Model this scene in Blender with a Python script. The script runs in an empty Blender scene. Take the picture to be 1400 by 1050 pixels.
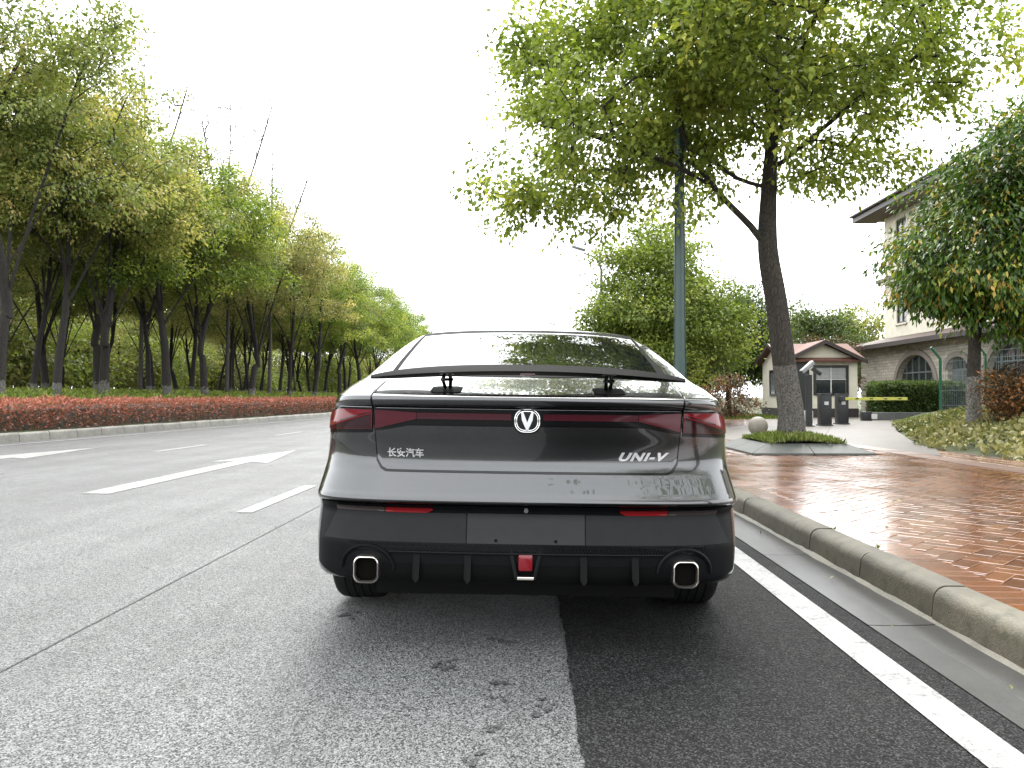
import bpy, bmesh, math, random
import numpy as np
from mathutils import Vector, Matrix, Euler

# ------------------------------------------------------------------ camera, world, sun, exposure
scene = bpy.context.scene
C = scene.collection
R = math.radians
rng = np.random.default_rng(7)
random.seed(7)

cam_d = bpy.data.cameras.new('camera')
cam_d.sensor_width = 36.0
cam_d.lens = 36.0 * 1052.0 / 1400.0
cam_d.clip_start = 0.05
cam_d.clip_end = 3000.0
cam = bpy.data.objects.new('camera', cam_d)
C.objects.link(cam)
cam.location = (0, 0, 1.0)
cam.rotation_euler = (R(90 + 0.98), 0, R(1.198))
scene.camera = cam

SUN_EL, SUN_AZ = R(58), R(5)          # azimuth clockwise from +Y
world = bpy.data.worlds.new('World')
scene.world = world
world.use_nodes = True
wn, wl = world.node_tree.nodes, world.node_tree.links
bg = wn['Background']
sky = wn.new('ShaderNodeTexSky')
sky.sky_type = 'NISHITA'
sky.sun_disc = False
sky.sun_elevation = SUN_EL
sky.sun_rotation = SUN_AZ
sky.air_density = 1.0
sky.dust_density = 4.0
sky.ozone_density = 1.0
# overcast: the blue is almost wholly veiled by an even cloud layer
hs = wn.new('ShaderNodeHueSaturation')
hs.inputs['Saturation'].default_value = 0.12
wl.new(sky.outputs['Color'], hs.inputs['Color'])
tc = wn.new('ShaderNodeTexCoord')
cn = wn.new('ShaderNodeTexNoise')
cn.inputs['Scale'].default_value = 2.2
cn.inputs['Detail'].default_value = 5
wl.new(tc.outputs['Generated'], cn.inputs['Vector'])
cr = wn.new('ShaderNodeValToRGB')
cr.color_ramp.elements[0].position = 0.3
cr.color_ramp.elements[0].color = (8.2, 8.5, 8.8, 1)
cr.color_ramp.elements[1].position = 0.7
cr.color_ramp.elements[1].color = (9.8, 10.0, 10.1, 1)
wl.new(cn.outputs['Fac'], cr.inputs['Fac'])
mx = wn.new('ShaderNodeMixRGB')
mx.inputs['Fac'].default_value = 0.8
wl.new(hs.outputs['Color'], mx.inputs['Color1'])
wl.new(cr.outputs['Color'], mx.inputs['Color2'])
wl.new(mx.outputs['Color'], bg.inputs['Color'])
bg.inputs['Strength'].default_value = 0.13

sun_d = bpy.data.lights.new('sun', 'SUN')
sun_d.energy = 1.2
sun_d.angle = R(35)
sun_d.color = (1.0, 0.96, 0.9)
sun = bpy.data.objects.new('sun', sun_d)
C.objects.link(sun)
sdir = Vector((math.sin(SUN_AZ) * math.cos(SUN_EL), math.cos(SUN_AZ) * math.cos(SUN_EL), math.sin(SUN_EL)))
sun.rotation_euler = sdir.to_track_quat('Z', 'Y').to_euler()

vs = scene.view_settings
vs.view_transform = 'Standard'
vs.look = 'None'
vs.exposure = 1.95
vs.gamma = 1.0
scene.cycles.use_denoising = True
try:
    scene.cycles.denoiser = 'OPENIMAGEDENOISE'
except Exception:
    pass
scene.cycles.max_bounces = 8
scene.cycles.transparent_max_bounces = 8

# ------------------------------------------------------------------ helpers
def tag(o, label=None, cat=None, group=None, kind=None):
    if label: o['label'] = label
    if cat: o['category'] = cat
    if group: o['group'] = group
    if kind: o['kind'] = kind
    return o

def link(o, parent=None):
    C.objects.link(o)
    if parent is not None:
        o.parent = parent
    return o

def empty(name, loc=(0, 0, 0), rz=0.0):
    o = bpy.data.objects.new(name, None)
    o.location = loc
    o.rotation_euler = (0, 0, rz)
    o.empty_display_size = 0.2
    return link(o)

def pyobj(name, verts, faces, mat, parent=None, smooth=False, mats=None, midx=None, angle=None):
    me = bpy.data.meshes.new(name)
    me.from_pydata([tuple(v) for v in verts], [], [tuple(f) for f in faces])
    if mats:
        for m in mats: me.materials.append(m)
        if midx is not None: me.polygons.foreach_set('material_index', midx)
    elif mat: me.materials.append(mat)
    if smooth:
        me.polygons.foreach_set('use_smooth', [True] * len(me.polygons))
        if angle: me.set_sharp_from_angle(angle=R(angle))
    me.update()
    return link(bpy.data.objects.new(name, me), parent)

class MB:
    """collects shapes into one mesh"""
    def __init__(self): self.v = []; self.f = []
    def add(self, v, f):
        n = len(self.v)
        self.v += [tuple(p) for p in v]
        self.f += [tuple(i + n for i in q) for q in f]
        return self
    def box(self, x0, x1, y0, y1, z0, z1):
        v = [(x0,y0,z0),(x1,y0,z0),(x1,y1,z0),(x0,y1,z0),(x0,y0,z1),(x1,y0,z1),(x1,y1,z1),(x0,y1,z1)]
        return self.add(v, [(3,2,1,0),(4,5,6,7),(0,1,5,4),(1,2,6,5),(2,3,7,6),(3,0,4,7)])
    def cbox(self, x0, x1, y0, y1, z0, z1, b):
        """box with bevelled edges"""
        bm = bmesh.new()
        bmesh.ops.create_cube(bm, size=1)
        for q in bm.verts:
            q.co = Vector(((x0+x1)/2 + q.co.x*(x1-x0), (y0+y1)/2 + q.co.y*(y1-y0), (z0+z1)/2 + q.co.z*(z1-z0)))
        bmesh.ops.bevel(bm, geom=list(bm.edges), offset=b, segments=2, profile=0.6, affect='EDGES')
        bm.verts.ensure_lookup_table()
        v = [tuple(q.co) for q in bm.verts]
        f = [tuple(q.index for q in p.verts) for p in bm.faces]
        bm.free()
        return self.add(v, f)
    def tube(self, pts, rad, n=8, cap=True):
        pts = [Vector(p) for p in pts]
        if not hasattr(rad, '__len__'): rad = [rad] * len(pts)
        v = []; f = []
        ref = None
        for i, p in enumerate(pts):
            d = (pts[min(i+1, len(pts)-1)] - pts[max(i-1, 0)]).normalized()
            if ref is None:
                ref = Vector((1, 0, 0)) if abs(d.x) < 0.9 else Vector((0, 1, 0))
            a = (ref - d * ref.dot(d)).normalized(); ref = a
            b = d.cross(a)
            for k in range(n):
                t = 2 * math.pi * k / n
                v.append(p + (a * math.cos(t) + b * math.sin(t)) * rad[i])
        for i in range(len(pts) - 1):
            for k in range(n):
                f.append((i*n+k, i*n+(k+1) % n, (i+1)*n+(k+1) % n, (i+1)*n+k))
        if cap:
            f.append(tuple(range(n-1, -1, -1)))
            f.append(tuple(range((len(pts)-1)*n, len(pts)*n)))
        return self.add(v, f)
    def prism(self, poly, axis, a, b):
        """extrude 2D poly along axis ('x','y','z') from a to b"""
        n = len(poly)
        def mk(p, t):
            if axis == 'x': return (t, p[0], p[1])
            if axis == 'y': return (p[0], t, p[1])
            return (p[0], p[1], t)
        v = [mk(p, a) for p in poly] + [mk(p, b) for p in poly]
        f = [tuple(range(n)), tuple(range(2*n-1, n-1, -1))]
        f += [(i, (i+1) % n, n + (i+1) % n, n + i) for i in range(n)]
        return self.add(v, f)
    def build(self, name, mat, parent=None, smooth=False, angle=35):
        o = pyobj(name, self.v, self.f, mat, parent, smooth, angle=angle if smooth else None)
        bm = bmesh.new(); bm.from_mesh(o.data)
        bmesh.ops.recalc_face_normals(bm, faces=bm.faces)
        bm.to_mesh(o.data); bm.free()
        if smooth: o.data.set_sharp_from_angle(angle=R(angle))
        return o

def copy_tree(o, parent=None):
    c = o.copy()
    link(c, parent)
    for ch in list(o.children):
        if ch is not c: copy_tree(ch, c)
    return c

# ------------------------------------------------------------------ materials
class NT:
    def __init__(self, name):
        self.m = bpy.data.materials.new(name)
        self.m.use_nodes = True
        self.t = self.m.node_tree
        self.p = self.t.nodes['Principled BSDF']
        self.out = self.t.nodes['Material Output']
    def n(self, typ, **kw):
        x = self.t.nodes.new(typ)
        for k, v in kw.items():
            if k in x.inputs.keys(): x.inputs[k].default_value = v
            else: setattr(x, k, v)
        return x
    def l(self, a, b): self.t.links.new(a, b); return self
    def coord(self, kind='Object'):
        return self.n('ShaderNodeTexCoord').outputs[kind]
    def noise(self, scale, detail=4, rough=0.55, vec=None, kind='Object'):
        x = self.n('ShaderNodeTexNoise', Scale=scale, Detail=detail, Roughness=rough)
        self.l(vec if vec is not None else self.coord(kind), x.inputs['Vector'])
        return x.outputs['Fac']
    def ramp(self, fac, stops, interp='LINEAR'):
        x = self.n('ShaderNodeValToRGB')
        x.color_ramp.interpolation = interp
        e = x.color_ramp.elements
        while len(e) < len(stops): e.new(0.5)
        for i, (p, c) in enumerate(stops):
            e[i].position = p
            e[i].color = (c[0], c[1], c[2], 1) if hasattr(c, '__len__') else (c, c, c, 1)
        self.l(fac, x.inputs['Fac'])
        return x.outputs['Color']
    def mix(self, fac, a, b, mode='MIX'):
        x = self.n('ShaderNodeMixRGB', blend_type=mode)
        for s, i in ((fac, 'Fac'), (a, 'Color1'), (b, 'Color2')):
            if hasattr(s, 'is_linked') or hasattr(s, 'links'): self.l(s, x.inputs[i])
            elif hasattr(s, '__len__'): x.inputs[i].default_value = (s[0], s[1], s[2], 1)
            else: x.inputs[i].default_value = s if i == 'Fac' else (s, s, s, 1)
        return x.outputs['Color']
    def math(self, op, a, b=0.0):
        x = self.n('ShaderNodeMath', operation=op)
        for s, i in ((a, 0), (b, 1)):
            if hasattr(s, 'links'): self.l(s, x.inputs[i])
            else: x.inputs[i].default_value = s
        return x.outputs[0]
    def bump(self, h, strength=0.3, dist=0.01):
        x = self.n('ShaderNodeBump', Strength=strength, Distance=dist)
        self.l(h, x.inputs['Height'])
        self.l(x.outputs['Normal'], self.p.inputs['Normal'])
        return x
    K = 1.0
    def set(self, **kw):
        if 'base' in kw and self.K != 1.0:
            b = kw['base']
            kw['base'] = self.mix(1.0, b, (self.K,) * 3, 'MULTIPLY') if hasattr(b, 'links') else tuple(c * self.K for c in b)
        names = dict(base='Base Color', rough='Roughness', metal='Metallic', spec='Specular IOR Level', ior='IOR',
                     coat='Coat Weight', coat_r='Coat Roughness', trans='Transmission Weight', emit='Emission Color', emit_s='Emission Strength', alpha='Alpha')
        for k, v in kw.items():
            i = self.p.inputs[names[k]]
            if hasattr(v, 'links'): self.l(v, i)
            elif hasattr(v, '__len__'): i.default_value = (v[0], v[1], v[2], 1)
            else: i.default_value = v
        return self

def simple(name, base, rough=0.5, metal=0.0, spec=0.5, var=0.15, scale=12, bump=0.0, coat=0.0, coat_r=0.03, bscale=None):
    t = NT(name)
    if not metal: t.K = 0.62
    n = t.noise(scale)
    lo = tuple(c * (1 - var) for c in base); hi = tuple(min(1, c * (1 + var)) for c in base)
    t.set(base=t.ramp(n, [(0.3, lo), (0.7, hi)]), rough=rough, metal=metal, spec=spec, coat=coat, coat_r=coat_r)
    if bump: t.bump(t.noise(bscale or scale * 4, 3), bump, 0.01)
    return t.m

def asphalt(name, dark, light, wet_lo, wet_hi, streak=True, grain=220.0, lo=0.25, hi=0.75, spec=0.35):
    t = NT(name)
    co = t.coord()
    vo = t.n('ShaderNodeTexVoronoi', Scale=grain)
    t.l(co, vo.inputs['Vector'])
    vo2 = t.n('ShaderNodeTexVoronoi', Scale=88.0)
    t.l(co, vo2.inputs['Vector'])
    g1 = t.ramp(vo.outputs['Color'], [(lo, 0.0), (hi, 1.0)])
    g2 = t.ramp(vo2.outputs['Color'], [(0.2, 0.6), (0.8, 1.0)])
    base = t.mix(g1, dark, light)
    base = t.mix(0.7, base, g2, 'MULTIPLY')
    big = t.noise(0.5, 6, 0.65, co)
    base = t.mix(1.0, base, t.ramp(big, [(0.3, 0.78), (0.68, 1.06)]), 'MULTIPLY')
    if streak:   # tyre-worn lines along the lane
        mp = t.n('ShaderNodeMapping'); mp.inputs['Scale'].default_value = (1.5, 0.03, 1)
        t.l(co, mp.inputs['Vector'])
        st = t.noise(1.6, 5, 0.6, mp.outputs['Vector'])
        base = t.mix(1.0, base, t.ramp(st, [(0.35, 0.82), (0.62, 1.06)]), 'MULTIPLY')
        spots = t.noise(7.5, 4, 0.6, co)     # damp, oily blotches
        zone = t.noise(0.9, 2, 0.5, co)
        sp_ = t.ramp(t.math('ADD', spots, t.math('MULTIPLY', zone, 0.35)), [(0.44, 0.25), (0.49, 1.0)])
        base = t.mix(1.0, base, sp_, 'MULTIPLY')
    rg = t.noise(1.1, 4, 0.6, co)
    t.set(base=base, rough=t.ramp(rg, [(0.3, wet_lo), (0.7, wet_hi)]), spec=spec)
    h = t.math('ADD', vo.outputs['Distance'], t.math('MULTIPLY', vo2.outputs['Distance'], 1.4))
    t.bump(h, 0.6, 0.006)
    return t.m

M = {}
M['asphalt'] = asphalt('old_asphalt', (0.010, 0.0102, 0.0104), (0.225, 0.229, 0.229), 0.48, 0.64)
M['asphalt_new'] = asphalt('new_asphalt', (0.004, 0.004, 0.0042), (0.062, 0.062, 0.063), 0.65, 0.8, False, 200.0, 0.5, 0.95, 0.15)

def paint_mat():
    t = NT('road_paint'); t.K = 0.62
    co = t.coord()
    w = t.noise(60, 5, 0.7, co); w2 = t.noise(7, 5, 0.6, co)
    f = t.math('ADD', t.math('MULTIPLY', w, 0.6), t.math('MULTIPLY', w2, 0.4))
    base = t.ramp(f, [(0.36, (0.07, 0.07, 0.07)), (0.44, (0.28, 0.28, 0.275)), (0.58, (0.50, 0.50, 0.49))])
    t.set(base=base, rough=0.42)
    t.bump(w, 0.35, 0.004)
    return t.m
M['paint'] = paint_mat()

def concrete(name, c, rough=0.6, moss=0.0, bump=0.35):
    t = NT(name); t.K = 0.6
    co = t.coord()
    n1 = t.noise(3.0, 6, 0.65, co); n2 = t.noise(120, 3, 0.6, co); n3 = t.noise(14, 5, 0.6, co)
    base = t.ramp(n1, [(0.28, tuple(x*0.62 for x in c)), (0.7, tuple(min(1, x*1.2) for x in c))])
    base = t.mix(0.55, base, t.ramp(n2, [(0.3, 0.45), (0.7, 1.0)]), 'MULTIPLY')
    base = t.mix(t.ramp(n3, [(0.52, 0.0), (0.72, moss)]), base, (0.05, 0.055, 0.025))
    oi = t.n('ShaderNodeObjectInfo')
    base = t.mix(1.0, base, t.ramp(oi.outputs['Random'], [(0, 0.85), (1, 1.1)]), 'MULTIPLY')
    t.set(base=base, rough=rough)
    t.bump(t.math('ADD', n2, t.math('MULTIPLY', n3, 1.5)), bump, 0.006)
    return t.m
M['kerb'] = concrete('kerb_concrete', (0.165, 0.145, 0.10), 0.55, 0.75, 0.5)
M['kerb_far'] = concrete('kerb_concrete_grey', (0.30, 0.29, 0.25), 0.6, 0.4)
M['gutter'] = concrete('gutter_concrete', (0.062, 0.060, 0.058), 0.34, 0.35, 0.16)
M['drive'] = concrete('driveway_concrete', (0.135, 0.115, 0.095), 0.5, 0.4, 0.35)
M['slab'] = concrete('pit_slab_stone', (0.085, 0.095, 0.085), 0.5, 0.35, 0.2)
M['ball'] = concrete('ball_stone', (0.36, 0.32, 0.26), 0.6, 0.2)
M['pale_band'] = concrete('pink_band_stone', (0.30, 0.185, 0.14), 0.35, 0.1)

def brick_mat(name='wet_brick', tex=False):
    t = NT(name); t.K = 0.82
    co = t.coord()
    if tex:
        b = t.n('ShaderNodeTexBrick', Scale=1.0)
        b.inputs['Brick Width'].default_value = 0.2; b.inputs['Row Height'].default_value = 0.1
        b.inputs['Mortar Size'].default_value = 0.008
        b.inputs['Color1'].default_value = (0.17, 0.06, 0.034, 1); b.inputs['Color2'].default_value = (0.25, 0.095, 0.05, 1)
        b.inputs['Mortar'].default_value = (0.10, 0.06, 0.04, 1)
        mp = t.n('ShaderNodeMapping'); mp.inputs['Rotation'].default_value = (0, 0, R(45))
        t.l(co, mp.inputs['Vector']); t.l(mp.outputs['Vector'], b.inputs['Vector'])
        base = b.outputs['Color']
    else:
        at = t.n('ShaderNodeAttribute', attribute_name='pc')
        oi = t.n('ShaderNodeObjectInfo')
        s = t.math('FRACT', t.math('ADD', at.outputs['Fac'], oi.outputs['Random']))
        base = t.ramp(s, [(0.0, (0.16, 0.052, 0.022)), (0.35, (0.25, 0.084, 0.032)), (0.7, (0.33, 0.122, 0.045)), (1.0, (0.20, 0.075, 0.036))])
    n1 = t.noise(0.9, 5, 0.6, co, ); n2 = t.noise(70, 4, 0.6, co)
    base = t.mix(0.75, base, t.ramp(n1, [(0.3, 0.55), (0.7, 1.0)]), 'MULTIPLY')
    base = t.mix(0.6, base, t.ramp(n2, [(0.3, 0.55), (0.7, 1.0)]), 'MULTIPLY')
    rg = t.noise(1.7, 4, 0.6, co)
    t.set(base=base, rough=t.ramp(rg, [(0.35, 0.16), (0.65, 0.34)]), spec=0.65)
    t.bump(t.math('ADD', n2, t.math('MULTIPLY', t.noise(18, 3, 0.5, co), 2.0)), 0.10, 0.006)
    t.set(coat=0.7, coat_r=t.ramp(rg, [(0.35, 0.08), (0.65, 0.22)]))
    t.p.inputs['Coat IOR'].default_value = 1.4
    return t.m
M['brick'] = brick_mat()
M['brick_far'] = brick_mat('wet_brick_far', True)
M['sand'] = simple('joint_sand', (0.07, 0.05, 0.04), 0.6, var=0.4, scale=40, bump=0.3)
M['soil'] = simple('dark_soil', (0.06, 0.05, 0.035), 0.9, var=0.5, scale=6, bump=0.6)
M['lawn'] = simple('lawn_soil', (0.075, 0.09, 0.03), 0.9, var=0.45, scale=3, bump=0.8, bscale=50)
M['terrain'] = simple('terrain_green', (0.07, 0.085, 0.03), 0.95, var=0.5, scale=0.8, bump=0.8, bscale=30)

def leaf_mat(name, stops, transl=0.45, rough=0.45, objvar=0.25):
    t = NT(name); t.K = 1.0
    at = t.n('ShaderNodeAttribute', attribute_name='lc')
    base = t.ramp(at.outputs['Fac'], stops)
    oi = t.n('ShaderNodeObjectInfo')
    base = t.mix(1.0, base, t.ramp(oi.outputs['Random'], [(0, (1-objvar, 1-objvar*0.9, 1-objvar)), (1, (1+objvar*0.5, 1+objvar*0.3, 1+objvar*0.2))]), 'MULTIPLY')
    t.set(base=base, rough=rough, spec=0.3)
    tr = t.n('ShaderNodeBsdfTranslucent')
    br = t.mix(1.0, base, (1.1, 1.18, 0.65), 'MULTIPLY')
    t.l(br, tr.inputs['Color'])
    ms = t.n('ShaderNodeMixShader'); ms.inputs['Fac'].default_value = transl
    t.l(t.p.outputs[0], ms.inputs[1]); t.l(tr.outputs[0], ms.inputs[2])
    t.l(ms.outputs[0], t.out.inputs['Surface'])
    return t.m
M['leaf_camphor'] = leaf_mat('camphor_leaf', [(0.0, (0.078, 0.116, 0.020)), (0.4, (0.156, 0.207, 0.037)), (0.75, (0.259, 0.315, 0.060)), (1.0, (0.415, 0.414, 0.086))])
M['leaf_wood'] = leaf_mat('wood_leaf', [(0.0, (0.094, 0.131, 0.031)), (0.45, (0.186, 0.224, 0.064)), (0.8, (0.318, 0.326, 0.100)), (1.0, (0.505, 0.411, 0.162))])
M['leaf_wood_green'] = leaf_mat('wood_leaf_green', [(0.0, (0.062, 0.109, 0.020)), (0.45, (0.152, 0.216, 0.035)), (0.8, (0.287, 0.340, 0.057)), (1.0, (0.467, 0.464, 0.097))])
M['leaf_wood_olive'] = leaf_mat('wood_leaf_olive', [(0.0, (0.104, 0.121, 0.041)), (0.45, (0.206, 0.215, 0.074)), (0.8, (0.326, 0.301, 0.116)), (1.0, (0.516, 0.396, 0.182))])
M['leaf_dark'] = leaf_mat('dark_leaf', [(0.0, (0.025, 0.045, 0.012)), (0.5, (0.055, 0.085, 0.022)), (1.0, (0.11, 0.14, 0.04))])
M['leaf_yellow'] = leaf_mat('yellow_leaf', [(0.0, (0.127, 0.152, 0.036)), (0.5, (0.253, 0.266, 0.061)), (1.0, (0.405, 0.380, 0.109))])
M['leaf_thicket'] = leaf_mat('thicket_leaf', [(0.0, (0.07, 0.08, 0.022)), (0.5, (0.15, 0.155, 0.04)), (1.0, (0.26, 0.24, 0.075))])
M['leaf_glossy'] = leaf_mat('glossy_leaf', [(0.0, (0.022, 0.048, 0.010)), (0.45, (0.048, 0.103, 0.014)), (0.72, (0.121, 0.206, 0.024)), (0.86, (0.290, 0.290, 0.036)), (1.0, (0.436, 0.266, 0.061))], 0.3, 0.28)
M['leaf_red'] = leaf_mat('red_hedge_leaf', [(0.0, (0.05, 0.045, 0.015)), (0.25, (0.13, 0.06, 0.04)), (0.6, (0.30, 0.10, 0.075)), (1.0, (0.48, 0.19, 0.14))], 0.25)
M['leaf_cover'] = leaf_mat('cover_leaf', [(0.0, (0.073, 0.109, 0.024)), (0.5, (0.157, 0.206, 0.043)), (1.0, (0.290, 0.327, 0.073))])
M['leaf_hedge'] = leaf_mat('box_hedge_leaf', [(0.0, (0.025, 0.045, 0.012)), (0.5, (0.055, 0.09, 0.025)), (1.0, (0.11, 0.15, 0.045))])
M['leaf_ivy'] = leaf_mat('ivy_leaf', [(0.0, (0.07, 0.09, 0.025)), (0.4, (0.17, 0.17, 0.06)), (0.75, (0.32, 0.28, 0.12)), (1.0, (0.48, 0.42, 0.22))], 0.2)
M['leaf_orange'] = leaf_mat('orange_bush_leaf', [(0.0, (0.035, 0.03, 0.012)), (0.45, (0.10, 0.055, 0.02)), (0.75, (0.24, 0.10, 0.03)), (1.0, (0.38, 0.15, 0.05))], 0.25)
M['leaf_pink'] = leaf_mat('pink_shrub_leaf', [(0.0, (0.04, 0.05, 0.02)), (0.4, (0.11, 0.08, 0.035)), (0.75, (0.26, 0.12, 0.07)), (1.0, (0.42, 0.19, 0.12))], 0.25)
M['grass'] = leaf_mat('grass_blade', [(0.0, (0.05, 0.08, 0.015)), (0.5, (0.11, 0.15, 0.03)), (1.0, (0.26, 0.26, 0.09))], 0.3)

def bark_mat(name, c, lime_z=None, lime=(0.55, 0.53, 0.48), rag=0.12, lime_amt=0.85):
    t = NT(name); t.K = 0.62
    co = t.coord()
    mp = t.n('ShaderNodeMapping'); mp.inputs['Scale'].default_value = (1, 1, 0.28)
    t.l(co, mp.inputs['Vector'])
    n = t.noise(26, 6, 0.7, mp.outputs['Vector'])
    vo = t.n('ShaderNodeTexVoronoi', Scale=30.0, feature='DISTANCE_TO_EDGE')
    t.l(mp.outputs['Vector'], vo.inputs['Vector'])
    base = t.ramp(n, [(0.3, tuple(x*0.45 for x in c)), (0.7, tuple(x*1.5 for x in c))])
    base = t.mix(1.0, base, t.ramp(vo.outputs['Distance'], [(0.0, 0.3), (0.12, 1.0)]), 'MULTIPLY')
    if lime_z:
        sx = t.n('ShaderNodeSeparateXYZ'); t.l(co, sx.inputs[0])
        e = t.math('ADD', sx.outputs['Z'], t.math('MULTIPLY', t.math('SUBTRACT', t.noise(9, 3, 0.6, co), 0.5), rag * 2))
        f = t.math('LESS_THAN', e, lime_z)
        patch = t.ramp(t.noise(34, 5, 0.7, co), [(0.42, 0.1), (0.56, lime_amt)])
        f = t.math('MULTIPLY', f, patch)
        base = t.mix(f, base, lime)
    t.set(base=base, rough=0.85)
    t.bump(t.math('ADD', n, t.math('MULTIPLY', t.ramp(vo.outputs['Distance'], [(0, 0), (0.15, 1)]), 0.8)), 0.8, 0.02)
    return t.m
M['bark_hero'] = bark_mat('camphor_bark', (0.042, 0.033, 0.022), 1.5, (0.24, 0.23, 0.21), 0.05, 0.55)
M['bark_right'] = bark_mat('right_bark', (0.075, 0.06, 0.045), 1.25, (0.50, 0.48, 0.43), 0.06, 0.7)
M['bark_wood'] = bark_mat('wood_bark', (0.022, 0.017, 0.012), 0.62, (0.30, 0.29, 0.26), 0.25, 0.7)
M['bark'] = bark_mat('plain_bark', (0.04, 0.033, 0.024))
M['bark_bare'] = bark_mat('bare_bark', (0.11, 0.095, 0.082))

# road bends a little on its far side
def sm(t):
    t = max(0.0, min(1.0, t)); return t * t * (3 - 2 * t)
def bend(X, Y):
    return X + 1.9 * sm(Y / 45.0) * max(0.0, min(1.0, (-X - 2) / 8.0))

# ------------------------------------------------------------------ setting: ground, road, markings, kerbs
def strip(name, xs, ys, zf, mat, parent=None, smooth=True, bent=True):
    """grid sheet; xs list of X, ys list of Y"""
    v = []; f = []
    for y in ys:
        for x in xs:
            v.append((bend(x, y) if bent else x, y, zf(x, y)))
    n = len(xs)
    for j in range(len(ys) - 1):
        for i in range(n - 1):
            f.append((j*n+i, j*n+i+1, (j+1)*n+i+1, (j+1)*n+i))
    return pyobj(name, v, f, mat, parent, smooth)

tag(strip('ground', [-900, -60, 60, 900], [-300, -60, 160, 1500], lambda x, y: -0.12, M['terrain'], bent=False), kind='structure')
YS = [-60, -30, -10] + list(np.arange(0, 60, 3.0)) + [60, 80, 100, 130, 160]
road = tag(strip('road', [-11.98, -9, -6, -3, 0.3], YS, lambda x, y: 0.0, M['asphalt']), kind='structure')
ry = [-60, -20, -2] + list(np.arange(0, 9, 0.025)) + list(np.arange(9, 60, 1.0)) + [80, 110, 160]
rv = []; xe = 0.0
for y in ry:
    xe = 0.8 * xe + random.gauss(0, 0.0028)
    rv += [(0.148 + xe, y, 0.003), (1.48, y, 0.003)]
tag(pyobj('repaved_lane_edge', rv, [(2*i, 2*i+1, 2*i+3, 2*i+2) for i in range(len(ry)-1)], M['asphalt_new']), kind='structure')

def flat(name, poly, z, mat, parent, bent=True):
    v = [((bend(x, y) if bent else x), y, z) for x, y in poly]
    return pyobj(name, v, [tuple(range(len(v)))], mat, parent)
def dash(X, y0, y1, w=0.15):
    return flat('lane_dash', [(X-w/2, y0), (X+w/2, y0), (X+w/2, y1), (X-w/2, y1)], 0.005, M['paint'], road)
for k in range(-1, 12): dash(-2.463, 6.61 + 6*k, 8.63 + 6*k)
for k in range(-2, 12): dash(-7.1, 13.95 + 6*k, 16.0 + 6*k)
def arrow(X, y0):
    w = 0.16
    sh = flat('arrow_marking', [(X-w, y0), (X+w, y0), (X+w, y0+3.9), (X+0.50, y0+3.72), (X+0.02, y0+6.5), (X-0.50, y0+3.9), (X-w, y0+4.05)], 0.005, M['paint'], road)
    return sh
arrow(-4.52, 7.87)
arrow(-8.95, 8.6)
def longline(name, X, y0, y1, w, z, m):
    ys = np.arange(y0, y1 + 0.01, 2.0)
    v = []; f = []
    for y in ys:
        v += [(bend(X, y) - w/2, y, z), (bend(X, y) + w/2, y, z)]
    for i in range(len(ys) - 1): f.append((2*i, 2*i+1, 2*i+3, 2*i+2))
    return pyobj(name, v, f, m, road)
longline('edge_line', 1.305, -20, 150, 0.142, 0.0075, M['paint'])
longline('edge_line', -11.4, -20, 150, 0.16, 0.005, M['paint'])
longline('asphalt_seam', -1.92, -20, 90, 0.013, 0.0035, asphalt('seam_asphalt', (0.009, 0.009, 0.0095), (0.16, 0.16, 0.162), 0.5, 0.6, False))

def damp_stain(x, y, n, r, seed):
    g_ = random.Random(seed); v = []; f = []
    for k in range(n):
        cx, cy, rr = x + g_.gauss(0, r * 0.9), y + g_.gauss(0, r * 0.9), r * g_.uniform(0.25, 0.7)
        m = 14; b0 = len(v)
        for q in range(m):
            a = 2 * math.pi * q / m; q_ = rr * g_.uniform(0.5, 1.15)
            v.append((cx + q_ * math.cos(a), cy + q_ * 1.1 * math.sin(a), 0.0045 + 0.0003 * k))
        f.append(tuple(range(b0, b0 + m)))
    return pyobj('damp_stain', v, f, M['damp'], road)
M['damp'] = asphalt('damp_asphalt', (0.006, 0.006, 0.0062), (0.10, 0.101, 0.102), 0.5, 0.6, False)
for k, (x, y, n, r) in enumerate(((-0.33, 2.86, 5, 0.028), (-0.30, 2.91, 4, 0.02), (-0.105, 2.71, 4, 0.026), (-0.09, 2.56, 3, 0.016), (0.055, 2.56, 3, 0.018), (0.055, 2.46, 5, 0.028), (-0.81, 3.53, 6, 0.035), (-0.41, 3.53, 4, 0.02), (-0.11, 3.15, 5, 0.03), (-0.13, 2.30, 4, 0.02), (-0.125, 2.14, 6, 0.026))):
    damp_stain(x, y, n, r, k)
# right kerb: single stones with rounded shoulder
def kerb_profile(w, h, r=0.06, n=5):
    p = [(0.0, -0.02), (0.012, h - r)]
    for i in range(1, n + 1):
        a = math.pi - (math.pi / 2) * i / n
        p.append((0.012 + r + r * math.cos(a), h - r + r * math.sin(a)))
    p += [(w, h), (w, -0.02)]
    return p
def kerb_mesh(name, L, w, h, mat, gap=0.008, mirror=False):
    p = kerb_profile(w, h)
    if mirror: p = [(-x, z) for x, z in p]
    b = MB(); b.prism([(x, z) for x, z in p], 'y', gap / 2, L - gap / 2)
    o = b.build(name, mat, None, True, 40)
    return o
right_kerb = tag(empty('kerb', (1.78, 0, 0)), kind='structure')
ks = kerb_mesh('kerb_stone', 0.745, 0.155, 0.165, M['kerb'], 0.014)
ks.parent = right_kerb
first = True
for i in range(-4, 50):
    o = ks if first else link(ks.copy(), right_kerb)
    first = False
    o.location = (random.uniform(-0.004, 0.004), 3.46 + 0.745 * i - 0.745, random.uniform(-0.004, 0.003))
    o.rotation_euler = (0, random.uniform(-0.01, 0.01), random.uniform(-0.004, 0.004))
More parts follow.
